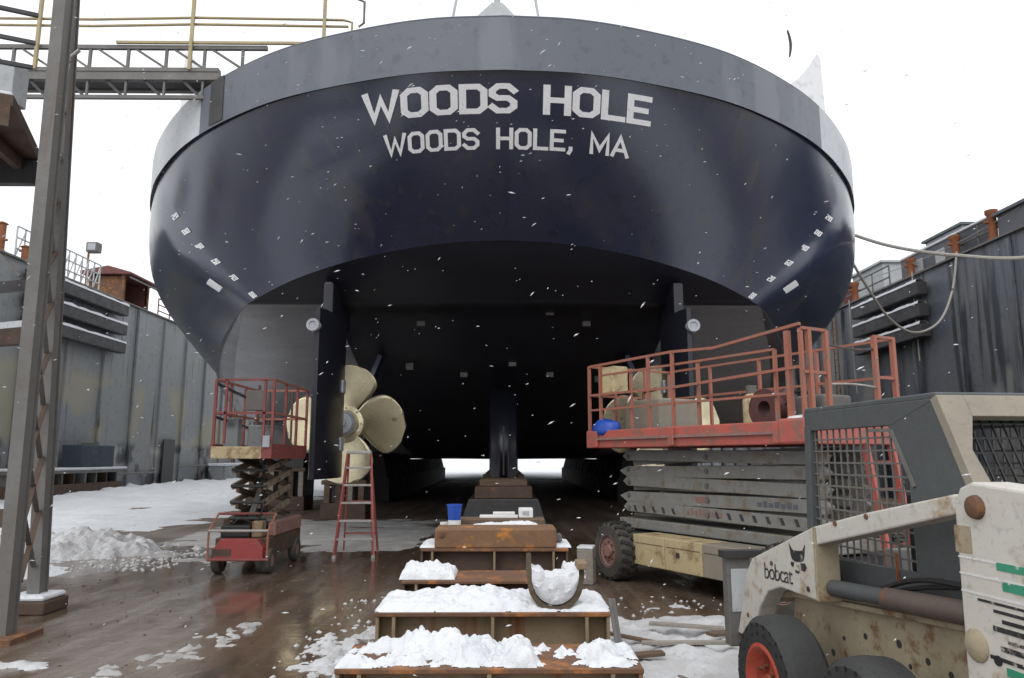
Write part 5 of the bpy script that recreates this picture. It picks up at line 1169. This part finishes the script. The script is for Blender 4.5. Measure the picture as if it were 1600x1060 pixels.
rope('slender wire strung along the dark wall above the bollards', [(16.5, 22.5, 9.6), (16.5, 26, 9.4), (16.5, 30, 9.5), (16.5, 33.5, 9.8)], 0.015)
rf = random.Random(11)
for nm, lab, m_, N_, r0, reg in (('floor_grit', 'small dark grit and rust flakes scattered on the wet floor', brown_steel, 700, 0.012, (-6, 3, 6, 15)), ('ice_crumbs', 'little crumbs of dirty ice scattered around the keel blocks', snow_old, 420, 0.02, (-1.9, 2.6, 5.6, 9.5)), ('ice_crumbs', 'crumbs of dirty ice fallen from the snow bank', snow_old, 420, 0.03, (-9.5, -5.2, 11.6, 14.2))):
    b = B()
    for k in range(N_):
        x = rf.uniform(reg[0], reg[1]); y = rf.uniform(reg[2], reg[3]); r = r0 * rf.uniform(0.4, 1.6)
        if -0.85 < x < 0.75 and y < 8.6: continue
        a = rf.uniform(0, 6.28); vs = [(x + r * rf.uniform(.7, 1.3) * math.cos(a + j * 1.57), y + r * rf.uniform(.7, 1.3) * math.sin(a + j * 1.57), 0.0) for j in range(4)] + [(x + 0.2 * r, y, r * rf.uniform(0.5, 1.1))]
        b.add(vs, [(0, 1, 4), (1, 2, 4), (2, 3, 4), (3, 0, 4), (3, 2, 1, 0)])
    me = bpy.data.meshes.new(nm); me.from_pydata(b.v, [], b.f); me.materials.append(m_); o = bpy.data.objects.new(nm, me); col.objects.link(o); tag(o, lab, kind='stuff')
# ================================================================== snow lying beside the dock, and falling flakes
def h_sl(x, y):
    m1 = (1 - sm(-8.5, -6.2, x + 0.9 * nz(x, y, 3, 0.4))) * sm(-14, -10, y) * (1 - sm(11, 13, y))
    return m1 * (0.2 + 0.12 * nz(x, y, 2, 0.7)) - 0.03
snowfield('snow_field', 'snow cover on the dock floor outboard of the steel tower', -18.9, -5.2, -14, 13.2, 0.35, h_sl, snow)
def h_sr(x, y):
    m1 = sm(7.0, 9.0, x + 0.9 * nz(x, y, 3, 0.4)) * sm(-14, -10, y) * (1 - sm(13, 17, y))
    return m1 * (0.2 + 0.12 * nz(x, y, 2, 0.7)) - 0.03
snowfield('snow_field', 'snow cover on the dock floor beyond the loader', 6.0, 16.3, -14, 17.5, 0.35, h_sr, snow)
b = B(); rf = random.Random(3)
for k in range(900):
    y = rf.uniform(2.6, 11.0); x = rf.uniform(-0.72, 0.72) * y; z = rf.uniform(0.2, 1.7 + 0.68 * y)
    r = rf.choice((0.002, 0.0025, 0.003, 0.004, 0.0055)) * (0.6 + 0.12 * y); d = Vector((rf.uniform(0.3, 1), rf.uniform(-.4, .4), rf.uniform(-0.2, 0.7))).normalized() * r * rf.uniform(1.0, 4.0)
    c = Vector((x, y, z)); a = d.cross(Vector((0, 1, 0.1))).normalized() * r * 0.7; e = d.cross(a).normalized() * r * 0.7
    b.add([c + d, c + a, c + e, c - a, c - e, c - d], [(0, 1, 2), (0, 2, 3), (0, 3, 4), (0, 4, 1), (5, 2, 1), (5, 3, 2), (5, 4, 3), (5, 1, 4)])
me = bpy.data.meshes.new('falling_snow'); me.from_pydata(b.v, [], b.f); me.materials.append(snow); o = bpy.data.objects.new('falling_snow', me); col.objects.link(o)
tag(o, 'snowflakes drifting down through the air in front of the hull', kind='stuff')
